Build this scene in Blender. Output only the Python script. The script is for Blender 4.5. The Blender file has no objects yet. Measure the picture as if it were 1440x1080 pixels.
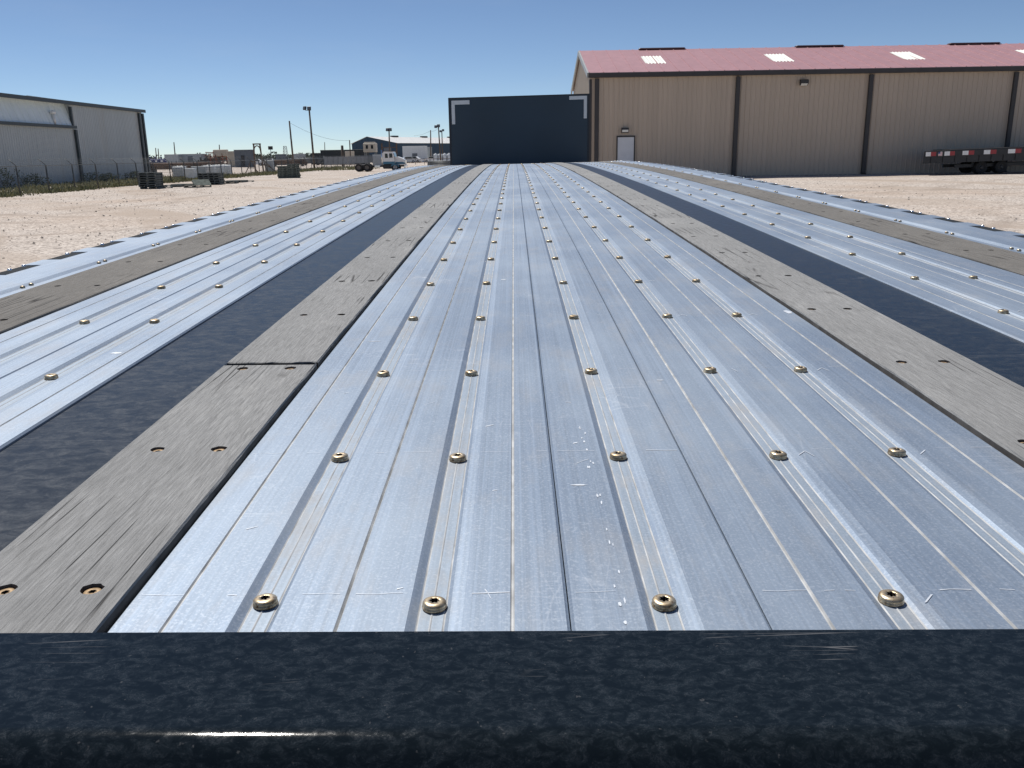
import bpy, math, random
from mathutils import Vector, Matrix
random.seed(7)
R = math.radians
scene = bpy.context.scene
COL = scene.collection
S = 0.546            # deck unit in metres
HC = 1.85            # camera height above the yard

# ------------------------------------------------------------------ helpers
class MB:
    def __init__(s): s.v=[]; s.f=[]; s.m=[]; s.sm=[]
    def add(s, vs, fs, mi=0, smooth=False):
        o=len(s.v); s.v+=[tuple(p) for p in vs]
        for f in fs: s.f.append(tuple(o+i for i in f)); s.m.append(mi); s.sm.append(smooth)
    def box(s, x0,x1,y0,y1,z0,z1, mi=0):
        v=[(x,y,z) for z in (z0,z1) for y in (y0,y1) for x in (x0,x1)]
        s.add(v,[(0,2,3,1),(4,5,7,6),(0,1,5,4),(2,6,7,3),(0,4,6,2),(1,3,7,5)],mi)
    def bbox(s, x0,x1,y0,y1,z0,z1,b, mi=0):
        """box with chamfered edges"""
        def ring(z,i):
            return [(x0+i+0,y0+i+b,z),(x0+i+b,y0+i,z),(x1-i-b,y0+i,z),(x1-i,y0+i+b,z),(x1-i,y1-i-b,z),(x1-i-b,y1-i,z),(x0+i+b,y1-i,z),(x0+i,y1-i-b,z)]
        rs=[ring(z0,b),ring(z0+b,0),ring(z1-b,0),ring(z1,b)]
        v=sum(rs,[]); f=[]
        for k in range(3):
            for i in range(8):
                j=(i+1)%8; f.append((k*8+i,k*8+j,(k+1)*8+j,(k+1)*8+i))
        f.append(tuple(reversed(range(8)))); f.append(tuple(range(24,32)))
        s.add(v,f,mi)
    def tube(s, pts, r, n=8, mi=0, cap=True, smooth=True):
        pts=[Vector(p) for p in pts]
        rs=r if isinstance(r,(list,tuple)) else [r]*len(pts)
        vs=[];fs=[]
        for i,p in enumerate(pts):
            d=(pts[min(i+1,len(pts)-1)]-pts[max(i-1,0)]).normalized()
            a=Vector((0,0,1)) if abs(d.z)<.9 else Vector((1,0,0))
            u=d.cross(a).normalized(); w=d.cross(u)
            for k in range(n):
                t=2*math.pi*k/n; vs.append(p+(u*math.cos(t)+w*math.sin(t))*rs[i])
        for i in range(len(pts)-1):
            for k in range(n):
                j=(k+1)%n; fs.append((i*n+k,(i+1)*n+k,(i+1)*n+j,i*n+j))
        s.add(vs,fs,mi,smooth)
        if cap:
            o=len(s.v)-len(vs)
            s.f.append(tuple(o+k for k in range(n))); s.m.append(mi); s.sm.append(False)
            s.f.append(tuple(o+(len(pts)-1)*n+k for k in reversed(range(n)))); s.m.append(mi); s.sm.append(False)
    def bar(s, a, b, w, h=None, mi=0):
        a=Vector(a);b=Vector(b);h=h or w
        d=(b-a).normalized(); up=Vector((0,0,1)) if abs(d.z)<.95 else Vector((0,1,0))
        u=d.cross(up).normalized()*w/2; q=u.cross(d).normalized()*h/2
        v=[a-u-q,a+u-q,a+u+q,a-u+q,b-u-q,b+u-q,b+u+q,b-u+q]
        s.add(v,[(0,3,2,1),(4,5,6,7),(0,1,5,4),(1,2,6,5),(2,3,7,6),(3,0,4,7)],mi)
    def lathe(s, prof, c=(0,0,0), n=20, axis='z', mi=0, smooth=True):
        vs=[];fs=[]
        for (r,z) in prof:
            for k in range(n):
                t=2*math.pi*k/n; x,y=r*math.cos(t),r*math.sin(t)
                p={'z':(x,y,z),'x':(z,x,y),'y':(y,z,x)}[axis]
                vs.append((c[0]+p[0],c[1]+p[1],c[2]+p[2]))
        for i in range(len(prof)-1):
            for k in range(n):
                j=(k+1)%n; fs.append((i*n+k,i*n+j,(i+1)*n+j,(i+1)*n+k))
        s.add(vs,fs,mi,smooth)
    def prism(s, poly, y0, y1, axis='y', mi=0):
        n=len(poly)
        def P(a,b,c): return {'y':(a,c,b),'x':(c,a,b),'z':(a,b,c)}[axis]
        v=[P(a,b,y0) for a,b in poly]+[P(a,b,y1) for a,b in poly]
        f=[(i,(i+1)%n,n+(i+1)%n,n+i) for i in range(n)]+[tuple(reversed(range(n))),tuple(range(n,2*n))]
        s.add(v,f,mi)
    def quad(s,a,b,c,d,mi=0): s.add([a,b,c,d],[(0,1,2,3)],mi)
    def build(s, name, mats, parent=None, loc=None, fixn=False):
        me=bpy.data.meshes.new(name); me.from_pydata(s.v,[],s.f)
        for m in (mats if isinstance(mats,(list,tuple)) else [mats]): me.materials.append(m)
        me.polygons.foreach_set('material_index',s.m); me.polygons.foreach_set('use_smooth',s.sm)
        me.update()
        if fixn:
            import bmesh
            bm=bmesh.new(); bm.from_mesh(me); bmesh.ops.recalc_face_normals(bm,faces=bm.faces); bm.to_mesh(me); bm.free()
        o=bpy.data.objects.new(name,me); COL.objects.link(o)
        if parent: o.parent=parent
        if loc: o.location=loc
        return o

def tag(o,label=None,cat=None,group=None,kind=None):
    if label: o['label']=label
    if cat: o['category']=cat
    if group: o['group']=group
    if kind: o['kind']=kind
    return o
def thing(name,label,cat,loc=(0,0,0),rz=0,group=None):
    o=bpy.data.objects.new(name,None); COL.objects.link(o); o.empty_display_size=.3
    o.location=loc; o.rotation_euler=(0,0,rz)
    return tag(o,label,cat,group)
def dup(root,loc,rz=0,label=None):
    c=root.copy(); COL.objects.link(c); c.location=loc; c.rotation_euler=(0,0,rz)
    if label: c['label']=label
    for ch in root.children:
        d=ch.copy(); COL.objects.link(d); d.parent=c
        for g in ch.children:
            e=g.copy(); COL.objects.link(e); e.parent=d
    return c

# ------------------------------------------------------------------ materials
class NT:
    def __init__(s,name):
        s.mat=bpy.data.materials.new(name); s.mat.use_nodes=True; s.t=s.mat.node_tree; s.n=s.t.nodes; s.l=s.t.links
        s.p=s.n['Principled BSDF']; s.tc=s.n.new('ShaderNodeTexCoord')
    def link(s,a,b): s.l.new(a,b)
    def mapping(s,scale,src='Object'):
        m=s.n.new('ShaderNodeMapping'); m.inputs['Scale'].default_value=scale; s.link(s.tc.outputs[src],m.inputs[0]); return m.outputs[0]
    def noise(s,scale,vec=None,detail=4,rough=.55,dist=0):
        n=s.n.new('ShaderNodeTexNoise'); n.inputs['Scale'].default_value=scale; n.inputs['Detail'].default_value=detail
        n.inputs['Roughness'].default_value=rough; n.inputs['Distortion'].default_value=dist
        s.link(vec if vec is not None else s.tc.outputs['Object'],n.inputs['Vector']); return n.outputs['Fac']
    def voro(s,scale,vec=None,feature='F1',out='Distance'):
        n=s.n.new('ShaderNodeTexVoronoi'); n.feature=feature; n.inputs['Scale'].default_value=scale
        s.link(vec if vec is not None else s.tc.outputs['Object'],n.inputs['Vector']); return n.outputs[out]
    def ramp(s,fac,stops):
        r=s.n.new('ShaderNodeValToRGB'); e=r.color_ramp.elements
        while len(e)<len(stops): e.new(.5)
        for i,(p,c) in enumerate(stops):
            e[i].position=p; e[i].color=(c if isinstance(c,(tuple,list)) else (c,c,c))[:3]+(1,) if isinstance(c,(tuple,list)) else (c,c,c,1)
        s.link(fac,r.inputs[0]); return r.outputs[0]
    def mix(s,fac,a,b,mode='MIX'):
        m=s.n.new('ShaderNodeMix'); m.data_type='RGBA'; m.blend_type=mode
        for sock,v in ((m.inputs[0],fac),(m.inputs[6],a),(m.inputs[7],b)):
            if isinstance(v,(int,float)): sock.default_value=v
            elif isinstance(v,tuple): sock.default_value=v+(1,)
            else: s.link(v,sock)
        return m.outputs[2]
    def math(s,op,a,b=None,c=None):
        m=s.n.new('ShaderNodeMath'); m.operation=op
        for i,v in enumerate((a,b,c)):
            if v is None: continue
            if isinstance(v,(int,float)): m.inputs[i].default_value=v
            else: s.link(v,m.inputs[i])
        return m.outputs[0]
    def bump(s,h,strength=.3,dist=.01):
        b=s.n.new('ShaderNodeBump'); b.inputs['Strength'].default_value=strength; b.inputs['Distance'].default_value=dist
        s.link(h,b.inputs['Height']); s.link(b.outputs[0],s.p.inputs['Normal'])
    def set(s,color=None,rough=None,metal=None,spec=None):
        for nm,v in (('Base Color',color),('Roughness',rough),('Metallic',metal),('Specular IOR Level',spec)):
            if v is None: continue
            k=s.p.inputs[nm]
            if isinstance(v,(int,float)): k.default_value=v
            elif isinstance(v,tuple): k.default_value=v+(1,)
            else: s.link(v,k)
        return s.mat

def paint(name,c,rough=.5,metal=0,var=.18,scale=3,spec=.5,bump=0):
    t=NT(name); n=t.noise(scale,detail=5)
    lo=tuple(x*(1-var) for x in c); hi=tuple(min(1,x*(1+var)) for x in c)
    col=t.ramp(n,[(.3,lo),(.7,hi)])
    if bump: t.bump(t.noise(scale*12),bump,.01)
    return t.set(col,rough,metal,spec)

M={}
def mk_alu(name,tint,dust,metal=.9,rough=(.34,.52)):
    t=NT(name)
    st=t.noise(1,t.mapping((420,1.6,1)),detail=3)
    st2=t.noise(1,t.mapping((90,.7,1)),detail=3)
    bl=t.noise(2.4,t.mapping((1.6,.7,1)),detail=6,rough=.62)
    fine=t.noise(430,detail=3,rough=.7)
    a=t.mix(t.ramp(st,[(.3,0.),(.7,1.)]),tuple(x*.80 for x in tint),tuple(min(1,x*1.12) for x in tint))
    a=t.mix(t.ramp(st2,[(.35,0.),(.65,.35)]),a,tuple(x*.80 for x in tint))
    a=t.mix(t.ramp(fine,[(.50,0.),(.66,.55)]),a,(.40,.45,.515))
    # cloudy oxide
    a=t.mix(t.ramp(bl,[(.42,0.),(.70,.5)]),a,(.34,.40,.47))
    # tan dust
    du=t.math('MULTIPLY',t.ramp(t.noise(9,t.mapping((2.2,.8,1)),detail=7,rough=.7),[(.50,0.),(.72,1.)]),dust)
    a=t.mix(du,a,(.40,.36,.31))
    # dark water marks
    a=t.mix(t.ramp(t.noise(5,t.mapping((1.2,.5,1)),detail=5),[(.66,0.),(.76,.35)]),a,(.19,.21,.24))
    # hair scratches in two directions
    for (sx,sy,rot,th) in ((3,55,0.1,.035),(30,6,.35,.02)):
        m=t.n.new('ShaderNodeMapping'); m.inputs['Scale'].default_value=(sx,sy,1); m.inputs['Rotation'].default_value=(0,0,rot)
        t.link(t.tc.outputs['Object'],m.inputs[0])
        w=t.voro(1.5,m.outputs[0],'DISTANCE_TO_EDGE')
        msk=t.math('MULTIPLY',t.ramp(w,[(0.,1.),(th,0.)]),t.ramp(t.noise(6),[(.55,0.),(.7,.30)]))
        a=t.mix(msk,a,(.70,.72,.75))
    ro=t.math('MULTIPLY_ADD',t.ramp(bl,[(.3,0.),(.7,1.)]),rough[1]-rough[0],rough[0])
    me=t.math('SUBTRACT',metal,t.math('MULTIPLY',du,.7))
    t.bump(t.math('ADD',t.math('MULTIPLY',st,.6),t.math('MULTIPLY',fine,.5)),.10,.001)
    return t.set(a,ro,me,.5)
M['alu']=mk_alu('brushed_aluminium',(.230,.288,.370),.22,.45,(.46,.60))
M['alu_dusty']=mk_alu('dusty_aluminium',(.27,.33,.40),.55,.30,(.50,.64))
M['groove']=paint('groove_dust',(.46,.47,.475),.8,.15,.25,40)
M['scuff']=paint('scuff',(.62,.66,.71),.55,.3,.1,60)
M['seam']=paint('seam_gap',(.03,.03,.033),.8,0,.2,30)

def mk_wood(name,c,dark):
    t=NT(name)
    g=t.noise(1,t.mapping((620,30,30)),detail=6,rough=.7,dist=.5)
    g2=t.noise(1,t.mapping((75,1.3,10)),detail=6,rough=.7,dist=.6)
    bl=t.noise(5,t.mapping((1.5,.6,1)),detail=6,rough=.65)
    a=t.mix(t.ramp(g,[(.30,0.),(.66,1.)]),tuple(x*.55 for x in c),tuple(x*1.26 for x in c))
    a=t.mix(t.ramp(bl,[(.38,0.),(.7,.5)]),a,tuple(x*.62 for x in c))
    a=t.mix(t.ramp(bl,[(.25,.4),(.42,0.)]),a,(c[0]*1.35,c[1]*1.33,c[2]*1.28))
    cr=t.ramp(g2,[(.25,.8),(.30,0.)])
    a=t.mix(cr,a,dark)
    # narrow drying cracks: thin long cells
    w=t.voro(1,t.mapping((42,1.1,1)),'DISTANCE_TO_EDGE')
    ck=t.math('MULTIPLY',t.ramp(w,[(0.,1.),(.03,0.)]),t.ramp(t.noise(4),[(.5,0.),(.6,1.)]))
    a=t.mix(ck,a,dark)
    h=t.math('SUBTRACT',t.math('ADD',t.math('MULTIPLY',g,.7),t.math('MULTIPLY',g2,.8)),t.math('MULTIPLY',ck,.8))
    t.bump(h,.7,.003)
    return t.set(a,.85,0,.25)
M['wood']=mk_wood('weathered_wood',(.295,.296,.292),(.03,.027,.025))
M['wood_dark']=mk_wood('grey_weathered_wood',(.19,.18,.165),(.03,.027,.025))
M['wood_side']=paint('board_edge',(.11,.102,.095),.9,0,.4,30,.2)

def mk_black(name,rbase,rvar,spec,wf=1.,bm=.10,ns=120,lo=(.0055,.0085,.0105),hi=(.0145,.0205,.025)):
    t=NT(name)
    n=t.noise(ns,t.mapping((.75,1.1,1)),detail=8,rough=.72,dist=.6)
    n2=t.noise(ns*2.4,t.mapping((.8,1,1)),detail=6,rough=.75,dist=.5)
    n3=t.noise(4,detail=4)
    a=t.mix(t.ramp(n,[(.42,0.),(.66,1.)]),lo,hi)
    # wispy scratch haze: ridges of a warped noise
    rg=t.math('ABSOLUTE',t.math('SUBTRACT',n2,.5))
    wisp=t.math('MULTIPLY',t.ramp(rg,[(0.,1.),(.028,0.)]),t.ramp(n,[(.46,0.),(.62,.75)]))
    a=t.mix(t.math('MULTIPLY',wisp,wf),a,(.06,.066,.074))
    sp=t.noise(260,detail=2)
    a=t.mix(t.ramp(sp,[(.70,0.),(.77,.35)]),a,(.13,.13,.13))
    m=t.n.new('ShaderNodeMapping'); m.inputs['Scale'].default_value=(2.2,60,1); t.link(t.tc.outputs['Object'],m.inputs[0])
    w2=t.voro(1.3,m.outputs[0],'DISTANCE_TO_EDGE')
    sc=t.math('MULTIPLY',t.ramp(w2,[(0.,1.),(.012,0.)]),t.ramp(t.noise(9,detail=3),[(.60,0.),(.66,.7)]))
    a=t.mix(sc,a,(.20,.20,.20))
    ro=t.math('ADD',t.math('MULTIPLY_ADD',t.ramp(n,[(.35,0.),(.7,1.)]),rvar,rbase),t.math('MULTIPLY',wisp,.10))
    t.bump(t.math('ADD',n,t.math('MULTIPLY',n2,.5)),bm,.0015)
    return t.set(a,ro,0,spec)
M['black']=mk_black('black_gloss_steel',.30,.12,.32,.8,.10,60,(.006,.010,.015),(.025,.032,.041))
M['black_rail']=mk_black('black_rail_paint',0.06,.05,.28,.9,.03,135)
M['black_matte']=paint('black_rail_face',(.006,.007,.009),.9,0,.2,20,.03)
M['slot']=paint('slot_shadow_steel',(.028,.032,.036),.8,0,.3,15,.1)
M['black_under']=paint('black_frame',(.012,.013,.015),.5,0,.3,6)

def mk_bolt():
    t=NT('plated_bolt')
    n=t.noise(160,detail=5,rough=.65); n2=t.noise(420,detail=3)
    oi=t.n.new('ShaderNodeObjectInfo')
    a=t.mix(t.ramp(n,[(.40,0.),(.62,1.)]),(.60,.50,.35),(.29,.22,.135))
    a=t.mix(t.ramp(n2,[(.55,0.),(.68,.8)]),a,(.17,.075,.03))
    t.bump(n,.25,.0006)
    return t.set(a,t.ramp(n,[(.4,.36),(.65,.55)]),.80)
M['bolt']=mk_bolt()
M['recess']=paint('bolt_recess',(.035,.022,.015),.8,.2,.5,300)
M['brass_screw']=paint('wood_screw',(.33,.235,.14),.6,.4,.35,200)
M['bright']=paint('bright_alloy',(.85,.86,.88),.22,1,.05,20)

M['headboard']=paint('navy_panel',(.017,.039,.062),.45,0,.10,1.2)
M['headframe']=paint('navy_frame',(.010,.015,.024),.45,0,.15,2)
M['tape_grey']=paint('reflective_tape',(.62,.66,.68),.5,0,.06,8)

def mk_gravel():
    t=NT('caliche_gravel')
    ob=t.tc.outputs['Object']
    big=t.noise(.09,detail=6,rough=.6); mid=t.noise(.9,detail=6,rough=.65); fin=t.noise(9,detail=5,rough=.7)
    v=t.voro(17,out='Color'); vd=t.voro(17)
    sep=t.n.new('ShaderNodeSeparateColor'); t.link(v,sep.inputs[0])
    a=t.mix(t.ramp(mid,[(.3,0.),(.7,1.)]),(.42,.36,.31),(.55,.485,.425))
    a=t.mix(t.ramp(fin,[(.35,0.),(.65,.6)]),a,(.62,.56,.50))
    a=t.mix(t.ramp(sep.outputs[0],[(.58,0.),(.80,.8)]),a,(.19,.16,.14))
    a=t.mix(t.ramp(sep.outputs[1],[(.80,0.),(.92,.6)]),a,(.78,.71,.63))
    # reddish earth drifts
    a=t.mix(t.ramp(big,[(.52,0.),(.68,.5)]),a,(.44,.335,.255))
    # tyre tracks: wandering bands
    m=t.n.new('ShaderNodeMapping'); m.inputs['Scale'].default_value=(.16,.035,1); m.inputs['Rotation'].default_value=(0,0,.25); t.link(ob,m.inputs[0])
    w=t.n.new('ShaderNodeTexWave'); w.wave_type='RINGS'; w.inputs['Scale'].default_value=.9; w.inputs['Distortion'].default_value=3.5; w.inputs['Detail'].default_value=2; w.inputs['Detail Scale'].default_value=.7
    t.link(m.outputs[0],w.inputs[0])
    tr=t.math('MULTIPLY',t.ramp(w.outputs['Fac'],[(.60,0.),(.8,.8)]),t.ramp(t.noise(.12,detail=3),[(.42,0.),(.6,1.)]))
    a=t.mix(tr,a,(.395,.325,.265))
    # wheel tracks: pairs of wandering arcs pressed into the gravel
    wn=t.n.new('ShaderNodeTexNoise'); wn.inputs['Scale'].default_value=.12; wn.inputs['Detail'].default_value=2; t.link(ob,wn.inputs['Vector'])
    wm=t.n.new('ShaderNodeVectorMath'); wm.operation='SCALE'; wm.inputs['Scale'].default_value=5.0; t.link(wn.outputs['Color'],wm.inputs[0])
    wa=t.n.new('ShaderNodeVectorMath'); wa.operation='ADD'; t.link(ob,wa.inputs[0]); t.link(wm.outputs[0],wa.inputs[1])
    fl=t.n.new('ShaderNodeVectorMath'); fl.operation='MULTIPLY'; fl.inputs[1].default_value=(1,1,0); t.link(wa.outputs[0],fl.inputs[0])
    brk=t.ramp(t.noise(.35,detail=4),[(.38,0.),(.58,1.)])
    for (cx,cy,rad) in ((-34,16,19),(-34,16,21.2),(-6,70,38),(-6,70,40.3),(-52,40,37),(-52,40,39),(40,10,27),(40,10,29.2),(30,-20,58),(30,-20,60.2),(-14,95,46),(-14,95,48)):
        ds=t.n.new('ShaderNodeVectorMath'); ds.operation='DISTANCE'; ds.inputs[1].default_value=(cx,cy,0); t.link(fl.outputs[0],ds.inputs[0])
        band=t.ramp(t.math('ABSOLUTE',t.math('SUBTRACT',ds.outputs['Value'],rad)),[(.12,.55),(.42,0.)])
        a=t.mix(t.math('MULTIPLY',band,brk),a,(.31,.255,.21))
    t.bump(t.math('ADD',t.math('MULTIPLY',vd,-.6),t.math('MULTIPLY',fin,.5)),.6,.03)
    return t.set(a,.95,0,.2)
M['gravel']=mk_gravel()
M['stone']=paint('loose_stone',(.46,.40,.345),.95,0,.35,1.2,.2)
M['debris']=paint('dark_debris',(.09,.07,.055),.9,0,.4,2)

def mk_panel(name,c,streak=.12,rough=.45,stain=None):
    t=NT(name)
    n=t.noise(1,t.mapping((2.6,2.6,.06)),detail=4); b=t.noise(.35,detail=4)
    a=t.mix(t.ramp(n,[(.35,0.),(.7,1.)]),tuple(x*(1-streak) for x in c),tuple(x*(1+streak) for x in c))
    a=t.mix(t.ramp(b,[(.4,0.),(.75,.3)]),a,tuple(x*.85 for x in c))
    if stain:
        a=t.mix(t.ramp(t.noise(1,t.mapping((.9,.9,.11)),detail=4),[(.56,0.),(.75,.5)]),a,stain)
    return t.set(a,rough,0,.4)
M['tan_wall']=mk_panel('tan_panel',(.51,.415,.325),.05)
M['tan_gable']=mk_panel('sunlit_tan_panel',(.52,.455,.37),.06)  # same tan siding lightened for the gable, sun on that side put into the colour
M['dark_trim']=paint('dark_brown_trim',(.040,.036,.036),.5,0,.15,2)
M['red_roof']=mk_panel('faded_red_roof',(.44,.245,.255),.07,.42)
M['maroon']=paint('maroon_vent',(.06,.022,.026),.5,0,.15,2)
M['skylight']=paint('fibreglass_panel',(.80,.81,.74),.5,0,.06,3)
M['rake']=paint('grey_rake_trim',(.33,.35,.35),.5,0,.06,3)
M['door']=paint('grey_door',(.66,.67,.69),.45,0,.05,2)
M['lamp_glass']=paint('lamp_glass',(.75,.77,.75),.25,0,.05,5)
M['black_metal']=paint('black_metal',(.022,.023,.026),.5,0,.2,4)
M['grey_wall']=mk_panel('grey_panel',(.465,.49,.49),.05,.4,(.35,.29,.22))
M['pale_panel']=mk_panel('pale_translucent_panel',(.80,.86,.85),.05,.4)
M['galv_roof']=mk_panel('galvalume',(.66,.71,.72),.07,.35)
M['green_trim']=paint('dark_green_trim',(.040,.052,.058),.5,0,.15,2)
M['pipe_white']=paint('white_pipe',(.72,.72,.70),.4,.2,.1,4)
M['fence']=paint('galvanised_wire',(.20,.21,.21),.5,.5,.2,4)
M['post']=paint('weathered_fence_post',(.075,.08,.08),.6,.3,.2,4)
M['rusty']=paint('rusty_steel',(.13,.085,.06),.8,.1,.4,3)
M['pallet']=paint('dark_pallet',(.10,.112,.11),.85,0,.5,5,.2)
M['pallet_g']=paint('green_grey_pallet',(.13,.15,.135),.85,0,.4,5,.2)
M['pallet_b']=paint('pale_pallet',(.22,.21,.18),.85,0,.4,5,.2)
M['tote']=paint('white_tote',(.70,.73,.74),.45,0,.08,3)
M['cage']=paint('tote_cage',(.50,.52,.53),.4,.6,.1,3)
M['grey_box']=paint('grey_box',(.42,.45,.46),.5,0,.12,2)
M['beige']=paint('beige_panel',(.52,.46,.37),.55,0,.12,1)
M['slate']=paint('slate_container',(.13,.15,.17),.55,0,.12,1)
M['blue_gear']=paint('blue_machinery',(.030,.042,.15),.45,0,.25,2)
M['red_gear']=paint('red_machinery',(.24,.075,.045),.6,0,.4,2)
M['teal_wall']=mk_panel('blue_panel',(.025,.062,.105))
M['white_roof']=mk_panel('white_roof',(.80,.79,.75),.05,.4)
M['shed_dark']=mk_panel('dark_shed',(.035,.042,.046))
M['pole_wood']=paint('pole_wood',(.12,.095,.075),.9,0,.25,3)
M['white_paint']=paint('white_paint',(.80,.80,.78),.3,0,.06,2)
M['teal_paint']=paint('teal_paint',(.05,.17,.26),.35,0,.1,2)
M['tyre']=paint('tyre_rubber',(.022,.022,.023),.85,0,.2,8)
M['rim']=paint('steel_rim',(.42,.42,.42),.4,.5,.1,8)
M['glass']=paint('dark_glass',(.015,.02,.025),.08,0,.05,2)
M['chrome']=paint('chrome',(.75,.75,.76),.15,1,.04,3)
M['silver']=paint('silver_paint',(.50,.52,.54),.3,.4,.05,2)
M['mesh_screen']=paint('grey_windscreen',(.23,.24,.25),.8,0,.15,2)
M['tape_white']=paint('white_tape',(.78,.79,.78),.5,0,.08,10)
M['tape_red']=paint('red_tape',(.33,.04,.045),.5,0,.1,10)
M['pink']=paint('flag_decal_red',(.50,.12,.14),.6,0,.05,10)
M['navy']=paint('flag_decal_blue',(.04,.06,.2),.6,0,.05,10)
def mk_leaf(name,c1,c2):
    t=NT(name); a=t.ramp(t.noise(.7,detail=5),[(.3,c1),(.7,c2)]); return t.set(a,.8,0,.2)
M['grass']=mk_leaf('weeds',(.13,.145,.075),(.27,.25,.13))
M['bush']=mk_leaf('bush_leaf',(.075,.095,.055),(.13,.15,.085))
M['treeline']=mk_leaf('far_trees',(.05,.065,.05),(.085,.10,.075))

# ------------------------------------------------------------------ camera maths (also used to lay things out at their true depth)
p_,r_,y_=0.263711,-0.0157,-0.006051
fw=Vector((math.sin(y_)*math.cos(p_),math.cos(y_)*math.cos(p_),-math.sin(p_)))
rt=Vector((math.cos(y_),-math.sin(y_),0)); up=rt.cross(fw)
rr=rt*math.cos(r_)+up*math.sin(r_); uu=-rt*math.sin(r_)+up*math.cos(r_)
cam=bpy.data.cameras.new('camera'); co=bpy.data.objects.new('camera',cam); COL.objects.link(co)
mw=Matrix((rr,uu,-fw)).transposed().to_4x4(); mw.translation=(0,0,HC); co.matrix_world=mw
cam.sensor_width=36; cam.lens=30; cam.clip_start=.01; cam.clip_end=6000
scene.camera=co
def at(px,py,Y):
    d=fw+rr*((px-720)/1200)+uu*((540-py)/1200); d=d/d.y
    return Vector((d.x*Y,Y,HC+d.z*Y))
def sst(a,b,x): t=max(0,min(1,(x-a)/(b-a))); return t*t*(3-2*t)
def zg(x,y): return .22*sst(6,15,x)*sst(24,46,y)
def gp(px,Y):
    q=at(px,216,Y); return Vector((q.x,Y,zg(q.x,Y)))

# ------------------------------------------------------------------ THE DECK (trailer in the foreground)
PR=[0.57273,0.036921,-0.00158858,6.16399e-05,-1.60945e-06]; TW=[-0.00804103,0.00195834,-5.55284e-05]
def dz0(Y):
    if Y<=22: return -PR[0]+PR[1]*Y+PR[2]*Y*Y+PR[3]*Y**3+PR[4]*Y**4
    t=Y-22; s22=PR[1]+2*PR[2]*22+3*PR[3]*484+4*PR[4]*22**3
    return dz0(22)+s22*t-.0012*t*t
def DP(X,Y,dz=0.0):
    tw=TW[0]+TW[1]*min(Y,22)+TW[2]*min(Y,22)**2
    return (S*X,S*Y,HC+S*(dz0(Y)+tw*X)+dz)
YEND=30.0
trailer=thing('flatbed_trailer','long aluminium flatbed trailer with grey wood strips and dark headboard, filling the foreground','trailer',(0,0,0))
def ysamp(a,b):
    out=[a]; y=a
    while y<b-.02:
        y+=max(.12,y*.045); out.append(min(y,b))
    return out
# bolt rows
ROWS=[.958,1.445,1.982,2.595,3.203,3.822,4.424,5.041,5.659,6.268,6.861,7.457]
while ROWS[-1]<28.9: ROWS.append(ROWS[-1]+.600)
TRK={'c1':-.3199,'c2':-.1084,'c3':.1777,'c4':.4642,'c5':.6801,'A':-1.3361,'B':-1.1215,'R1':1.5004,'R2':1.7183}
CUTS=[]
def blob(mb,cx,cy,w,h,n=10):
    ring=[DP(cx+w*random.uniform(.4,1)*math.cos(6.283*k/n),cy+h*random.uniform(.4,1)*math.sin(6.283*k/n),.0004) for k in range(n)]
    mb.v+=ring; o=len(mb.v)-n; mb.f.append(tuple(range(o,o+n))); mb.m.append(4); mb.sm.append(False)
def chalk(mb,tracks):
    """chalk ticks beside the bolts, paint drips beside the third track, a few rubbed marks"""
    for k in ('c4','c5','R1','R2'):
        if TRK[k] not in tracks: continue
        for Y in ROWS[:9]:
            x=TRK[k]+.046
            for (a,b,w) in (((x-.012,Y-.012),(x+.004,Y+.006),.0014),((x+.005,Y+.006),(x+.013,Y-.018),.0009)):
                if random.random()<.25: continue
                mb.quad(DP(a[0],a[1],.0006),DP(a[0]+w*2,a[1],.0006),DP(b[0]+w*2,b[1],.0006),DP(b[0],b[1],.0006),4)
    if TRK['c3'] in tracks:
        for Y in (.90,.945,.985,1.02,1.10,1.14,1.23,1.27,1.38,1.41,1.47,1.52,1.545,1.58):
            cx=.126+random.uniform(-.004,.004)
            for q in range(random.randint(1,2)): blob(mb,cx+random.uniform(-.004,.004),Y+random.uniform(-.012,.012),random.uniform(.0010,.0026),random.uniform(.003,.010))
    for (k,cx,cy,w,h) in (('c2',-.045,3.27,.018,.012),('c1',-.39,2.30,.03,.003),('c3',.100,1.31,.018,.004),('c5',.845,2.62,.014,.03),('c4',.33,1.9,.012,.004),('B',-1.06,2.2,.02,.01)):
        if TRK[k] in tracks: blob(mb,cx,cy,w,h,14)
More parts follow.
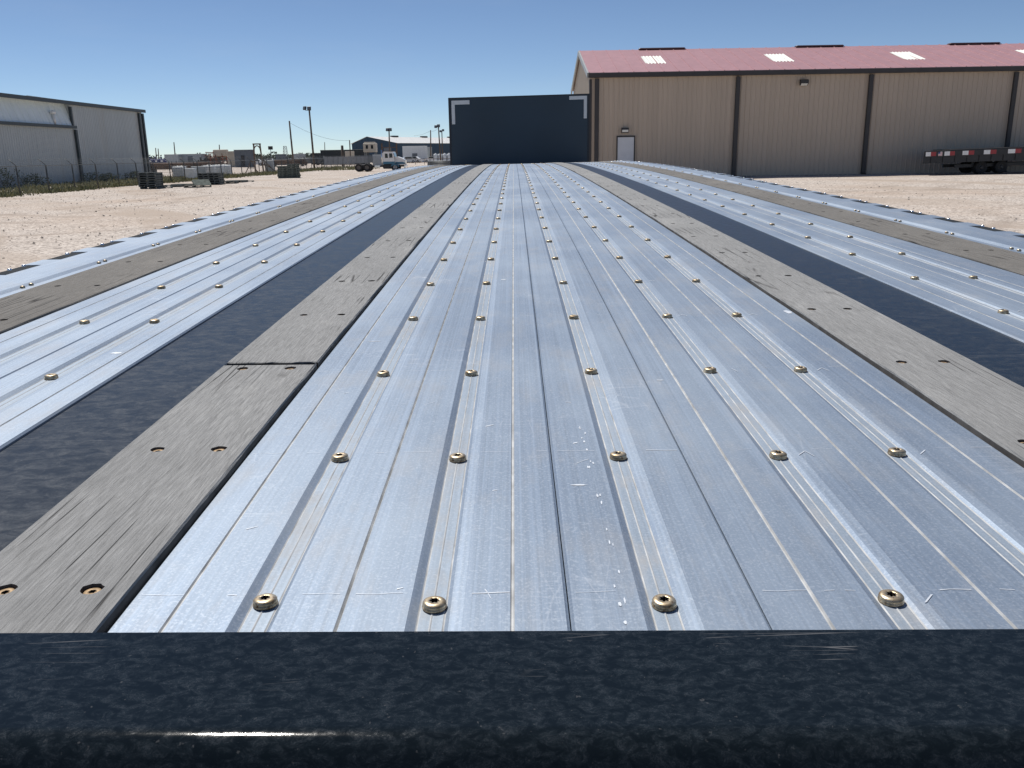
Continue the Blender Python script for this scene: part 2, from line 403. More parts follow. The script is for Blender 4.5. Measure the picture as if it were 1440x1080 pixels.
def plank(xa,xb,tracks,grooves,ya=.870,yb=YEND,ends=.004,scr=14,lite=(0,0)):
    g=.0017
    P=[(xa,-.030,0),(xa,-.0022,0),(xa+(.0024 if lite[0] else ends),0,1 if lite[0] else 0)]      # (x,dz,material of the segment ending here)
    feats=[('t',t) for t in tracks]+[('g',q) for q in grooves]
    for k,x in sorted(feats,key=lambda q:q[1]):
        if k=='g': P+=[(x-g*1.6,0,0),(x-g*.7,-.0016,1),(x+g*.7,-.0016,1),(x+g*1.6,0,1)]
        else:
            P+=[(x-.0285,0,0),(x-.0175,-.0032,0),(x-.0160,-.0039,1),(x-.0145,-.0033,1),(x-.0015,-.0033,3),(x,-.0027,1),(x+.0015,-.0033,1),(x+.0145,-.0033,3),(x+.016,-.0039,1),(x+.0175,-.0032,1),(x+.0225,-.0014,0),(x+.0385,0,0)]
    P+=[(xb-(.0024 if lite[1] else ends),0,0),(xb,-.0022,1 if lite[1] else 0),(xb,-.030,0)]
    ys=ysamp(ya,yb); n=len(P); mb=MB()
    vs=[DP(x,y,z) for y in ys for (x,z,_) in P]
    mb.v=vs
    for i in range(len(ys)-1):
        for j in range(n-1):
            mb.f.append((i*n+j,i*n+j+1,(i+1)*n+j+1,(i+1)*n+j)); mb.m.append(P[j+1][2]); mb.sm.append(False)
    mb.f.append(tuple(range(n))); mb.m.append(0); mb.sm.append(False)
    # scuffs: broken score lines across the plank at the cross-member rows plus stray scratches
    def line(x0,y0,x1,y1,w):
        k=max(2,int(abs(x1-x0)/.02)+1); prev=None
        for i in range(k+1):
            t=i/k; x=x0+(x1-x0)*t; y=y0+(y1-y0)*t+random.uniform(-.0012,.0012); ww=w*random.uniform(.5,1.2)
            a=DP(x,y-ww,.00035); b=DP(x,y+ww,.00035)
            if prev and random.random()<.86: mb.quad(prev[0],a,b,prev[1],4)
            prev=(a,b)
    def clear(x): return all(abs(x-t)>.041 for t in tracks) and all(abs(x-q)>.007 for q in grooves)
    for r,Y in enumerate(ROWS[:6]):
        x=xa+.01
        while x<xb-.02:
            L=random.uniform(.03,.16); x2=min(x+L,xb-.01)
            xs=x
            while xs<x2 and clear(xs): xs+=.004
            if xs-x>.012 and random.random()<.8: line(x,Y+.018-.012*r*0,xs,Y+.018+random.uniform(-.002,.002),random.choice((.0004,.0004,.0006,.0010)))
            x=max(xs,x)+random.uniform(.01,.06)
    for _ in range(scr):
        Y=.95+random.random()**2*5; x=random.uniform(xa+.02,xb-.06); L=random.uniform(.008,.05)
        if all(clear(x+L*q/6) for q in range(7)): line(x,Y,x+L,Y+random.uniform(-.03,.03),.0006+.0012*random.random())
    chalk(mb,tracks)
    o=mb.build('aluminium_plank',[M['alu'],M['groove'],M['alu'],M['alu_dusty'],M['scuff']],trailer)
    return o
E3=.0008
E4=.0001
plank(-.4905,-.2185-E4,[TRK['c1']],[-.4247],scr=22,lite=(0,1))
plank(-.2185+E4,.060-E3,[TRK['c2']],[-.0095],scr=22,lite=(1,0))
plank(.060+E3,.2965-E3,[TRK['c3']],[],scr=22)
plank(.2965+E3,.579-E4,[TRK['c4']],[.3668],scr=20,lite=(0,1))
plank(.579+E4,.864,[TRK['c5']],[.7907],scr=20,lite=(1,0))
plank(-1.508,-1.235-E3*.6,[TRK['A']],[-1.4444])
plank(-1.235+E3*.6,-.968,[TRK['B']],[-1.0366])
plank(1.352,1.6265-E4,[TRK['R1']],[1.419],lite=(0,1))
plank(1.6265+E4,1.916,[TRK['R2']],[1.780],lite=(1,0))

# black steel flange strips
def strip(name,mat,xa,xb,dz,ya=.870,yb=YEND,th=.03,bev=.004,wob=0,sidemat=None):
    P=[(xa,dz-th),(xa,dz-.0025),(xa+bev,dz),(xb-bev,dz),(xb,dz-.0025),(xb,dz-th)]
    ys=ysamp(ya,yb); n=len(P); mb=MB()
    mb.v=[DP(x+(random.uniform(-wob,wob)),y,z) for y in ys for (x,z) in P]
    for i in range(len(ys)-1):
        for j in range(n-1): mb.f.append((i*n+j,i*n+j+1,(i+1)*n+j+1,(i+1)*n+j)); mb.m.append(1 if (sidemat and j in (0,n-2)) else 0); mb.sm.append(False)
    mb.f.append(tuple(range(n))); mb.m.append(0); mb.sm.append(False)
    mb.f.append(tuple(reversed(range((len(ys)-1)*n,len(ys)*n)))); mb.m.append(0); mb.sm.append(False)
    return mb.build(name,[mat]+([sidemat] if sidemat else []),trailer)
strip('steel_strip',M['black'],-.9655,-.7245,-.003)
strip('steel_strip',M['black'],1.1060,1.3500,-.003)
# dark floor under the gaps (cross-member top flanges)
mb=MB()
for Y in ROWS+[.91]:
    a=[DP(-2.05,Y-.05,-.032),DP(2.45,Y-.05,-.032),DP(2.45,Y+.05,-.032),DP(-2.05,Y+.05,-.032)]
    b=[(x,y,z-.09) for x,y,z in a]
    mb.add(a+b,[(0,1,2,3),(7,6,5,4),(0,4,5,1),(1,5,6,2),(2,6,7,3),(3,7,4,0)])
mb.build('cross_members',M['black_under'],trailer)

# wood boards with real counterbored screw holes
SCREW=[]   # positions of wood screws
HR=.0068/S # hole radius in units
def board(xa,xb,ya,yb,screwx,mat,dz=.0055,th=.04,rag=.0):
    """one plank from ya to yb; the top is cut round each screw hole"""
    mb=MB(); c=.030; side=xb-xa
    rows=[y+.018 for y in ROWS if ya+c+.01<y+.018<yb-c-.01]
    ed=.0025
    def edge_x(x,y,sgn):   # slightly worn edge
        return x+sgn*(.0016*math.sin(y*9.1+x*40)+.0012*math.sin(y*31+x*11)+.0014*random.random())
    def rect(x0,x1,y0,y1):
        ys=ysamp(y0,y1)
        for i in range(len(ys)-1):
            mb.quad(DP(x0,ys[i],dz),DP(x1,ys[i],dz),DP(x1,ys[i+1],dz),DP(x0,ys[i+1],dz))
    def cell(cx,cy):
        N=16; hx=HR*random.uniform(.95,1.12)
        sq=[];ci=[]
        for k in range(N):
            t=2*math.pi*(k+.0)/N+math.pi/4; ux,uy=math.cos(t),math.sin(t); m=max(abs(ux),abs(uy))
            sq.append((cx+ux/m*c,cy+uy/m*c)); rag_=random.uniform(.92,1.16) if uy>0 else random.uniform(.97,1.04)
            ci.append((cx+ux*hx*rag_,cy+uy*hx*rag_))
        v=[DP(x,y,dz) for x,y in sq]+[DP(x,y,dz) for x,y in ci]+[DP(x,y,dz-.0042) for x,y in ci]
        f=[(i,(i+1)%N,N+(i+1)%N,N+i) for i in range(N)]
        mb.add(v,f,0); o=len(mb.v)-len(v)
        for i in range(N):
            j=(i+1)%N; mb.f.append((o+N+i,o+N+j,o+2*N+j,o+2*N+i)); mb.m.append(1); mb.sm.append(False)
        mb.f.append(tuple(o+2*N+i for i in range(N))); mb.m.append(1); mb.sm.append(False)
    y=ya
    xl,xr=xa+ed,xb-ed
    for Y in rows:
        s=[(screwx[0]+random.uniform(-.008,.008)),(screwx[1]+random.uniform(-.006,.006))]
        rect(xl,xr,y,Y-c)
        rect(xl,s[0]-c,Y-c,Y+c); cell(s[0],Y); rect(s[0]+c,s[1]-c,Y-c,Y+c); cell(s[1],Y); rect(s[1]+c,xr,Y-c,Y+c)
        for q in s: SCREW.append((q,Y,dz-.0038,random.uniform(-.3,.3)))
        y=Y+c
    rect(xl,xr,y,yb)
    ys=ysamp(ya,yb)
    for x,xi,sg in ((xa,xl,-1),(xb,xr,1)):
        pe=None
        for yy in ys:
            xe=edge_x(x,yy,-sg*.6)
            cur=(DP(xi,yy,dz),DP(xe,yy,dz-.0022),DP(xe,yy,dz-th))
            if pe:
                q=[pe[0],pe[1],cur[1],cur[0]]; q2=[pe[1],pe[2],cur[2],cur[1]]
                if sg>0: q,q2=q,q2
                else: q,q2=q[::-1],q2[::-1]
                mb.quad(*q,mi=0); mb.quad(*q2,mi=2)
            pe=cur
    for yy,sg in ((ya,1),(yb,-1)):
        # ragged end: little splinter teeth
        k=14; pts=[(xl+(xr-xl)*i/k, yy+sg*(-random.uniform(0,.005))) for i in range(k+1)]
        for i in range(k):
            a,b=pts[i],pts[i+1]
            f=[DP(a[0],yy,dz),DP(b[0],yy,dz),DP(b[0],b[1],dz-.001),DP(a[0],a[1],dz-.001)]
            mb.quad(*(f if sg<0 else f[::-1]),mi=0)
            g=[DP(a[0],a[1],dz-.001),DP(b[0],b[1],dz-.001),DP(b[0],b[1],dz-th),DP(a[0],a[1],dz-th)]
            mb.quad(*(g if sg<0 else g[::-1]),mi=2)
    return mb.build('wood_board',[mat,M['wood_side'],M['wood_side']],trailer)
def boards(xa,xb,cuts,sx,mat,dz=.0055):
    cs=[.866]+cuts+[YEND-.02]
    for i in range(len(cs)-1): board(xa,xb,cs[i]+(.005 if i else 0),cs[i+1]-.005,sx,mat,dz)
boards(-.7200,-.4935,[2.052,6.275,12.205,18.2,24.2],(-.656,-.547),M['wood'])
boards(.8675,1.1020,[7.35,12.9,18.9,24.9],(.920,1.030),M['wood'])
boards(-1.818,-1.508,[8.7,15.2,22.1],(-1.735,-1.590),M['wood_dark'],.003)
boards(1.917,2.198,[6.9,13.0,19.2,25.0],(2.010,2.130),M['wood_dark'],.003)

# outer side rails: inner ledge, raised lip and slotted edge
def side_rail(sg,xin,xout):
    # xin -> ledge; local coordinate t grows outwards
    W=abs(xout-xin)
    def X(t): return xin+sg*t
    mb=MB(); ys=ysamp(.87,YEND)
    L=[(0,-.03),(0,.001),(.040,.001),(.058,.0055),(.062,.006),(W-.088,.006)]
    def sweep(P,ya,yb,mi=0,close=False):
        yy=ysamp(ya,yb); n=len(P)
        o=len(mb.v); mb.v+=[DP(X(t),y,z) for y in yy for t,z in P]
        for i in range(len(yy)-1):
            for j in range(n-1):
                a=(o+i*n+j,o+i*n+j+1,o+(i+1)*n+j+1,o+(i+1)*n+j)
                mb.f.append(a if sg>0 else a[::-1]); mb.m.append(mi); mb.sm.append(False)
        if close:
            for k in (0,len(yy)-1):
                a=tuple(o+k*n+j for j in range(n)); mb.f.append(a); mb.m.append(mi); mb.sm.append(False)
    sweep(L,.87,YEND)
    # pitch of the slots
    slots=[]; y=1.35+(.0 if sg<0 else .12)
    while y<YEND-.4: slots.append((y,y+.262)); y+=.4265
    prev=.87
    for a,b in slots+[(YEND,YEND)]:
        sweep([(W-.088,.006),(W-.006,.006),(W,.002),(W,-.080)],prev,a)
        if b>a:
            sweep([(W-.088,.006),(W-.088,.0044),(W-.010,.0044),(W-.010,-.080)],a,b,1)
            for yy in (a,b):
                mb.quad(DP(X(W-.088),yy,.006),DP(X(W-.006),yy,.006),DP(X(W-.006),yy,-.01),DP(X(W-.088),yy,-.01))
        prev=b
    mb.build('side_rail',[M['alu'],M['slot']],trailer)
    for i,(a,b) in enumerate(slots):
        for yy in ((b-.012,a+.14) if i%2 else (b-.06,)): STUDS.append((X(W-.016),yy,.0042,0))
STUDS=[]
side_rail(-1,-1.822,-2.165); side_rail(1,2.202,2.558)
# inner ledge screws (pairs)
# ---- bolts
def bolt_mesh():
    mb=MB(); n=24; r=.0082
    mb.lathe([(r*.99,-.0002),(r*1.04,.0009),(r*1.02,.0019),(r*.98,.0023),(r*1.00,.0030),(r*.99,.0040),(r*.93,.0047),(r*.80,.0053),(r*.64,.0056),(r*.52,.0055)],(0,0,0),n)
    # six-lobed recess
    lob=[(r*(.36+.09*math.cos(6*2*math.pi*k/n)))for k in range(n)]
    o=len(mb.v)
    mb.v+=[(lob[k]*math.cos(2*math.pi*k/n),lob[k]*math.sin(2*math.pi*k/n),.0054) for k in range(n)]
    mb.v+=[(lob[k]*.92*math.cos(2*math.pi*k/n),lob[k]*.92*math.sin(2*math.pi*k/n),.0022) for k in range(n)]
    base=o-n
    for k in range(n):
        j=(k+1)%n
        mb.f.append((base+k,base+j,o+j,o+k)); mb.m.append(0); mb.sm.append(True)
        mb.f.append((o+k,o+j,o+n+j,o+n+k)); mb.m.append(1); mb.sm.append(False)
    mb.f.append(tuple(o+n+k for k in range(n))); mb.m.append(1); mb.sm.append(False)
    return mb
def screw_mesh():
    mb=MB(); n=18; r=.0064
    mb.lathe([(r,-.001),(r,.0006),(r*.9,.0016),(r*.55,.0018)],(0,0,0),n)
    lob=[(r*(.38+.10*math.cos(6*2*math.pi*k/n)))for k in range(n)]
    o=len(mb.v); base=o-n
    mb.v+=[(lob[k]*math.cos(2*math.pi*k/n),lob[k]*math.sin(2*math.pi*k/n),.0017) for k in range(n)]
    mb.v+=[(lob[k]*math.cos(2*math.pi*k/n),lob[k]*math.sin(2*math.pi*k/n),-.001) for k in range(n)]
    for k in range(n):
        j=(k+1)%n
        mb.f.append((base+k,base+j,o+j,o+k)); mb.m.append(0); mb.sm.append(True)
        mb.f.append((o+k,o+j,o+n+j,o+n+k)); mb.m.append(1); mb.sm.append(False)
    mb.f.append(tuple(o+n+k for k in range(n))); mb.m.append(1); mb.sm.append(False)
    return mb
def small_mesh():
    mb=MB(); r=.0050
    mb.lathe([(r,-.001),(r,.002),(r*.8,.0036),(0,.004)],(0,0,0),10)
    return mb
def inframe(P):
    d=Vector(P)-Vector((0,0,HC)); z=d.dot(fw)
    if z<.05: return False
    x=720+1200*d.dot(rr)/z; y=540-1200*d.dot(uu)/z
    return -5<x<1445 and 0<y<884
def fasten(name,proto,mats,places,scale=1.0):
    """places: (X,Y,dz,rot). The hundred that show largest become parts, the others one part"""
    vis=sorted([p for p in places if inframe(DP(*p[:3]))],key=lambda p:p[1])
    big=vis[:100]; bs=set(id(p) for p in big); rest=[p for p in places if id(p) not in bs]
    first=None
    for p in big:
        if first is None: o=proto.build(name,mats,trailer); first=o
        else:
            o=first.copy(); COL.objects.link(o); o.parent=trailer
        o.location=DP(*p[:3]); o.rotation_euler=(random.uniform(-.05,.05),random.uniform(-.05,.05),p[3]+random.uniform(0,6.28))
    mb=MB()
    for p in rest:
        L=DP(*p[:3])
        mb.add([(x+L[0],y+L[1],z+L[2]) for x,y,z in proto.v],proto.f); k=len(proto.f); mb.m[-k:]=proto.m; mb.sm[-k:]=proto.sm
    o=mb.build(name,mats,trailer); o['kind']='stuff'
bolts=[]
for k,x in TRK.items():
    for Y in ROWS: bolts.append((x+random.uniform(-.002,.002),Y+random.uniform(-.006,.006),-.0033,0))
fasten('bolt',bolt_mesh(),[M['bolt'],M['recess']],bolts)
fasten('wood_screw',screw_mesh(),[M['brass_screw'],M['recess']],SCREW)
ls=[]
for Y in ROWS:
    for x in (-1.862,2.240):
        for d in (-.03,.03): ls.append((x,Y+.03+d,.002,0))
fasten('rail_screw',small_mesh(),[M['bolt']],ls)
fasten('rub_rail_stud',small_mesh(),[M['bright']],STUDS)
# rear rail (black bumper plate in the very foreground)
def rear_rail():
    mb=MB(); r=.022
    h=.0090
    prof=[(.4745,-.03),(.4745,h-.002),(.4730,h)]
    yf=.3600
    for k in range(0,11):
        t=R(90*k/10); prof.append((yf+r-r*math.sin(t)-0.0,h-r+r*math.cos(t)))
    prof+=[(yf+.0004,-.06),(yf+.001,-.16),(yf+.02,-.165)]
    xs=[-2.17+i*(2.566+2.17)/40 for i in range(41)]
    n=len(prof)
    for x in xs:
        sh=-.0053*(x+.49)*S
        for (y,z) in prof:
            q=DP(x,.9,z); mb.v.append((q[0],y+sh,q[2]))
    for i in range(40):
        for j in range(n-1):
            mb.f.append((i*n+j,i*n+j+1,(i+1)*n+j+1,(i+1)*n+j)); mb.m.append(1 if j>=12 else 0); mb.sm.append(3<=j<=12)
    mb.f.append(tuple(range(n))); mb.m.append(0); mb.sm.append(False)
    mb.f.append(tuple(reversed(range(40*n,41*n)))); mb.m.append(0); mb.sm.append(False)
    return mb.build('rear_rail',[M['black_rail'],M['black_matte']],trailer,fixn=True)
rear_rail()
# headboard
hb=MB()
xl,xr=-2.165,2.565; Yh=30.0
pl=DP(xl,Yh); pr=DP(xr,Yh)
topz_l=at(636,137.5,S*Yh).z; topz_r=at(823,131.6,S*Yh).z
x0,x1=pl[0],pr[0]; yb=S*Yh
def hp(u,z01,dy=0): # u 0..1 across, z01 0..1 up
    zt=topz_l+(topz_r-topz_l)*u; zb=pl[2]-.05+(pr[2]-pl[2])*u
    return (x0+(x1-x0)*u, yb+dy, zb+(zt-zb)*z01)
v=[hp(u,z,dy) for dy in (0,.05) for u,z in ((0,0),(1,0),(1,1),(0,1))]
hb.add(v,[(0,1,2,3),(5,4,7,6),(0,4,5,1),(1,5,6,2),(2,6,7,3),(3,7,4,0)])
head=hb.build('headboard',M['headboard'],trailer)
fr=MB()
def fbox(u0,u1,a,b,d0=-.006,d1=0):
    v=[hp(u,z,dy) for dy in (d0,d1) for u,z in ((u0,a),(u1,a),(u1,b),(u0,b))]
    fr.add(v,[(0,1,2,3),(5,4,7,6),(0,4,5,1),(1,5,6,2),(2,6,7,3),(3,7,4,0)])
fbox(0,.014,0,.984); fbox(.986,1,0,.984); fbox(0,1,.984,1.0)
fr.build('headboard_frame',M['headframe'],head)
for side in (0,1):
    fr=MB()
    if side==0: fbox(.022,.150,.905,.960,-.009,-.0005); fbox(.022,.045,.64,.905,-.009,-.0005)
    else: fbox(.855,.980,.925,.972,-.009,-.0005); fbox(.958,.980,.67,.925,-.009,-.0005)
    fr.build('reflective_tape',M['tape_grey'],head)
# under-frame and running gear
mb=MB()
for xc in (-.85,1.233):
    ys=ysamp(1.2,29.5)
    for i in range(len(ys)-1):
        a=DP(xc,ys[i],-.03); b=DP(xc,ys[i+1],-.03)
        mb.v+= [(a[0]-.01,a[1],a[2]),(a[0]+.01,a[1],a[2]),(b[0]+.01,b[1],b[2]),(b[0]-.01,b[1],b[2]),(a[0]-.01,a[1],a[2]-.4),(a[0]+.01,a[1],a[2]-.4),(b[0]+.01,b[1],b[2]-.4),(b[0]-.01,b[1],b[2]-.4)]
        o=len(mb.v)-8
        for f in ((0,1,2,3),(7,6,5,4),(0,3,7,4),(1,5,6,2)): mb.f.append(tuple(o+k for k in f)); mb.m.append(0); mb.sm.append(False)
mb.build('main_beam',M['black_under'],trailer)
M['rim_dark']=paint('dusty_rim',(.16,.15,.14),.6,.2,.2,8)
def wheel_parts(parent,c,r,w,axis='x',rimm=None):
    t=MB(); t.lathe([(r*.55,-w/2),(r*.93,-w/2),(r,-w*.36),(r,w*.36),(r*.93,w/2),(r*.55,w/2)],(0,0,0),28,axis)
    tw=t.build('wheel',M['tyre'],parent,c)
    q=MB(); q.lathe([(0,-w*.30),(r*.2,-w*.42),(r*.24,-w*.30),(r*.5,-w*.18),(r*.56,-w*.46),(r*.56,w*.46),(r*.5,w*.18),(r*.24,w*.30),(r*.2,w*.42),(0,w*.3)],(0,0,0),24,axis)
    q.build('rim',rimm or M['rim'],tw)
    return tw
for ya in (1.6,2.9):
    a=MB(); a.tube([(-.9,ya,.5),(1.12,ya,.5)],.06,10); a.build('axle',M['black_under'],trailer)
    for xw in (-.98,-.68,.90,1.20): wheel_parts(trailer,(xw,ya,.50),.50,.26)

# ------------------------------------------------------------------ GROUND
def ground():
    mb=MB()
    xs=[-1500,-600,-250,-120]+[-80+4*i for i in range(46)]+[140,260,600,1500]
    ys=[-300,-60,-20]+[-8+4*i for i in range(45)]+[190,230,300,450,800,1500,3000]
    nx=len(xs)
    for y in ys:
        for x in xs:
            z=zg(x,y)
            if -80<=x<=100 and 8<y<168: z+=random.uniform(-.035,.035)
            mb.v.append((x,y,z))
    for j in range(len(ys)-1):
        for i in range(nx-1):
            mb.f.append((j*nx+i,j*nx+i+1,(j+1)*nx+i+1,(j+1)*nx+i)); mb.m.append(0); mb.sm.append(True)
    o=mb.build('ground',M['gravel']); o['kind']='structure'
ground()
# loose stones
mb=MB()
for _ in range(5200):
    if random.random()<.62: x,y=random.uniform(-30,-3),random.uniform(12,62)
    else: x,y=random.uniform(5,40),random.uniform(13,54)
    s=random.choice([.012,.015,.02,.02,.025,.03,.04])*random.uniform(.6,1.2)
    vs=[]
    for d in ((1,0,0),(0,1,0),(-1,0,0),(0,-1,0),(0,0,.8),(0,0,-.4)):
        q=s*random.uniform(.7,1.3); vs.append((x+d[0]*q,y+d[1]*q,zg(x,y)+.01+d[2]*q))
    mb.add(vs,[(0,1,4),(1,2,4),(2,3,4),(3,0,4),(1,0,5),(2,1,5),(3,2,5),(0,3,5)],1 if random.random()<.02 else 0)
o=mb.build('loose_gravel',[M['stone'],M['debris']]); o['kind']='stuff'

# ------------------------------------------------------------------ ribbed wall helper
def ribbed(mb,a,b,z0,z1,step=.305,depth=.03,mi=0,ztop=None,flip=False):
    """ribbed sheet standing on the line a->b (xy), outward normal to the right of a->b"""
    a=Vector(a[:2]);b=Vector(b[:2]); d=(b-a); L=d.length; d/=L; n=Vector((d.y,-d.x))
    pts=[];t=0
    while t<L:
        for q,o in ((0,0),(.66,0),(.74,1),(.92,1)):
            tt=t+q*step
            if tt<=L: pts.append((tt,o*depth))
        t+=step
    pts.append((L,0)); vs=[]
    for t,o in pts:
        p=a+d*t+n*o; zt=z1 if ztop is None else ztop(t/L)
        vs+=[(p.x,p.y,z0),(p.x,p.y,zt)]
    fs=[(2*i,2*i+2,2*i+3,2*i+1) for i in range(len(pts)-1)]
    mb.add(vs,fs,mi)
def roofsheet(mb,p00,p10,p01,p11,n,h=.035,w=.06,mi=0,th=.03):
    """ribbed roof quad: p00->p10 along the eave, p01/p11 at the ridge"""
    p00,p10,p01,p11=map(Vector,(p00,p10,p01,p11)); nn=(p10-p00).cross(p01-p00).normalized()
    mb.add([p00,p10,p11,p01]+[q-nn*th for q in (p00,p10,p11,p01)],[(0,1,2,3),(7,6,5,4),(0,4,5,1),(1,5,6,2),(2,6,7,3),(3,7,4,0)],mi)
    e=(p10-p00).normalized()*w/2
    for i in range(n+1):
        t=i/n; a=p00.lerp(p10,t); b=p01.lerp(p11,t)
        if i==0: a+=e;b+=e
        if i==n: a-=e;b-=e
        k=[a-e+nn*.001,a+e+nn*.001,b+e+nn*.001,b-e+nn*.001]; k2=[q+nn*h for q in (a-e*.5,a+e*.5,b+e*.5,b-e*.5)]
        mb.add(k+k2,[(4,5,6,7),(0,1,5,4),(1,2,6,5),(2,3,7,6),(3,0,4,7)],mi)

# ------------------------------------------------------------------ TAN BUILDING (right)
BY=56.0; EZ=at(830,103.2,BY).z; BX=at(829.5,180,BY).x; RY=63.6; RZ=at(818,72.5,RY).z; BE=BX+48; BB=2*RY-BY
root=thing('metal_building','tan metal building with faded red roof and dark downspouts, behind the trailer','building',(BX,BY,.15))
def L(x,y,z): return (x-BX,y-BY,z-.15)
mb=MB(); ribbed(mb,(0,0),(48,0),0,EZ-.15); mb.build('front_wall',M['tan_wall'],root)
mb=MB()
rib=lambda t: (EZ-.15)+(RZ-EZ)*(1-abs(2*t-1))-.02
ribbed(mb,(0,BB-BY),(0,0),0,0,ztop=rib); mb.build('gable_wall',M['tan_gable'],root)
mb=MB(); ribbed(mb,(48,0),(48,BB-BY),0,0,ztop=rib); ribbed(mb,(48,BB-BY),(0,BB-BY),0,EZ-.15); mb.build('rear_wall',M['tan_wall'],root)
mb=MB(); roofsheet(mb,L(BX-.12,BY-.25,EZ+.02),L(BE+.12,BY-.25,EZ+.02),L(BX-.12,RY,RZ+.06),L(BE+.12,RY,RZ+.06),52)
roofsheet(mb,L(BE+.12,BB+.25,EZ+.02),L(BX-.12,BB+.25,EZ+.02),L(BE+.12,RY,RZ+.06),L(BX-.12,RY,RZ+.06),52)
roof=mb.build('roof',M['red_roof'],root)
def rp(px,t,dz=.0):
    Y=BY+(RY-BY)*t; z=EZ+.02+(RZ+.04-EZ)*t
    return Vector(L(at(px,90,Y).x,Y,z+dz))
for (xa,xb) in ((907,937),(1080.5,1117),(1253,1301),(1426.5,1483)):
    mb=MB(); n=6
    X0=at(xa+ (5 if xa<1000 else 14),90,BY+(RY-BY)*.3).x; X1=at(xb,90,BY+(RY-BY)*.3).x
    w=1.22
    X0=X1-1.30
    for i in range(n):
        xa_=X0+(X1-X0)*i/n; xb_=X0+(X1-X0)*(i+1)/n; xm=xa_+(xb_-xa_)*.62
        q=lambda x,t,d: L(x,BY+(RY-BY)*t,EZ+.02+(RZ+.04-EZ)*t+d)
        mb.add([q(xa_,.30,.045),q(xm,.30,.045),q(xm,.64,.045),q(xa_,.64,.045),q(xb_,.30,.085),q(xb_,.64,.085)],[(0,1,2,3),(1,4,5,2)])
    mb.add([q(X0,.30,.0),q(X1,.30,.0),q(X1,.30,.05),q(X0,.30,.05)],[(0,1,2,3)])
    mb.build('skylight',M['skylight'],roof)
for (xa,xb) in ((898,963),(1118,1185),(1333,1404)):
    x0=at(xa,66,RY).x;x1=at(xb,66,RY).x
    mb=MB(); a=L(x0,RY-.28,RZ+.02); b=L(x1,RY+.28,RZ+.15); mb.bbox(a[0],b[0],a[1],b[1],a[2],b[2],.05)
    k=int((x1-x0)/.5)
    for i in range(k+1):
        xx=a[0]+(b[0]-a[0])*i/k; mb.box(xx-.03,xx+.03,a[1]-.03,a[1]+.02,a[2],b[2]-.1)
    mb.build('ridge_vent',M['maroon'],roof)
mb=MB(); mb.prism([(-.42,EZ-.27),(-.42,EZ-.02),(-.28,EZ+.0),(-.03,EZ-.14),(-.03,EZ-.27)],-.14,48.14,'x')
mb.v=[(x,y,z-.15) for x,y,z in mb.v]; mb.build('gutter',M['dark_trim'],root)
rk=MB()
for (ya,za,yb_,zb) in ((BY-.25,EZ,RY,RZ+.04),(BB+.25,EZ,RY,RZ+.04)):
    a=L(BX-.17,ya,za-.13);b=L(BX-.17,yb_,zb-.13)
    rk.bar(a,b,.10,.30)
rk.build('rake_trim',M['rake'],root)
mb=MB(); mb.box(-.06,.10,-.06,.10,0,EZ-.5); mb.build('corner_trim',M['dark_trim'],root)
for px in (839.5,1038,1225,1428,1636):
    x=at(px,103,BY).x-BX
    mb=MB(); mb.bbox(x-.13,x+.13,-.22,-.035,.12,EZ-.48,.02)
    mb.bar((x,-.12,.16),(x,-.42,.04),.2,.12)
    mb.build('downspout',M['dark_trim'],root)
# door
dx0=at(868.5,192,BY).x-BX; dx1=at(891.5,192,BY).x-BX; dzt=at(880,192,BY).z-.15
mb=MB(); mb.bbox(dx0,dx1,-.075,-.035,.02,dzt-.04,.006); door=mb.build('door',M['door'],root)
mb=MB(); mb.box(dx0-.07,dx0-.002,-.1,-.03,0,dzt+.05); mb.box(dx1+.002,dx1+.07,-.1,-.03,0,dzt+.05); mb.box(dx0-.002,dx1+.002,-.1,-.03,dzt-.035,dzt+.05); mb.build('door_frame',M['dark_trim'],door)
mb=MB(); mb.tube([(dx1-.1,-.076,1.0),(dx1-.1,-.14,1.0),(dx1-.22,-.14,1.0)],.014,8); mb.box(dx1-.14,dx1-.06,-.084,-.0755,.92,1.08); mb.build('handle',M['black_metal'],door)
q=at(878.5,183.5,BY); mb=MB(); cx=q.x-BX; cz=q.z-.15
mb.prism([(-.30,cz+.16),(-.31,cz+.05),(-.24,cz-.12),(-.032,cz-.16),(-.032,cz+.16)],cx-.22,cx+.22,'x'); wl=mb.build('wall_lamp',M['dark_trim'],root)
mb=MB(); mb.prism([(-.316,cz+.03),(-.250,cz-.10),(-.244,cz-.097),(-.309,cz+.036)],cx-.19,cx+.19,'x'); mb.build('lamp_lens',M['lamp_glass'],wl)
q=at(1129,115.5,BY); cx=q.x-BX; cz=q.z-.15; mb=MB()
mb.prism([(-.42,cz+.10),(-.40,cz-.10),(-.18,cz-.22),(-.10,cz-.05),(-.12,cz+.16)],cx-.24,cx+.24,'x'); mb.box(cx-.05,cx+.05,-.14,-.03,cz-.05,cz+.08); fl=mb.build('flood_lamp',M['black_metal'],root)
mb=MB(); mb.prism([(-.395,cz-.108),(-.19,cz-.222),(-.188,cz-.216),(-.393,cz-.102)],cx-.2,cx+.2,'x'); mb.build('lamp_lens',M['lamp_glass'],fl)
mb=MB(); mb.box(-.05,48,-.02,0.0-.001,-.25,.10); mb.build('base_flashing',M['dark_trim'],root)

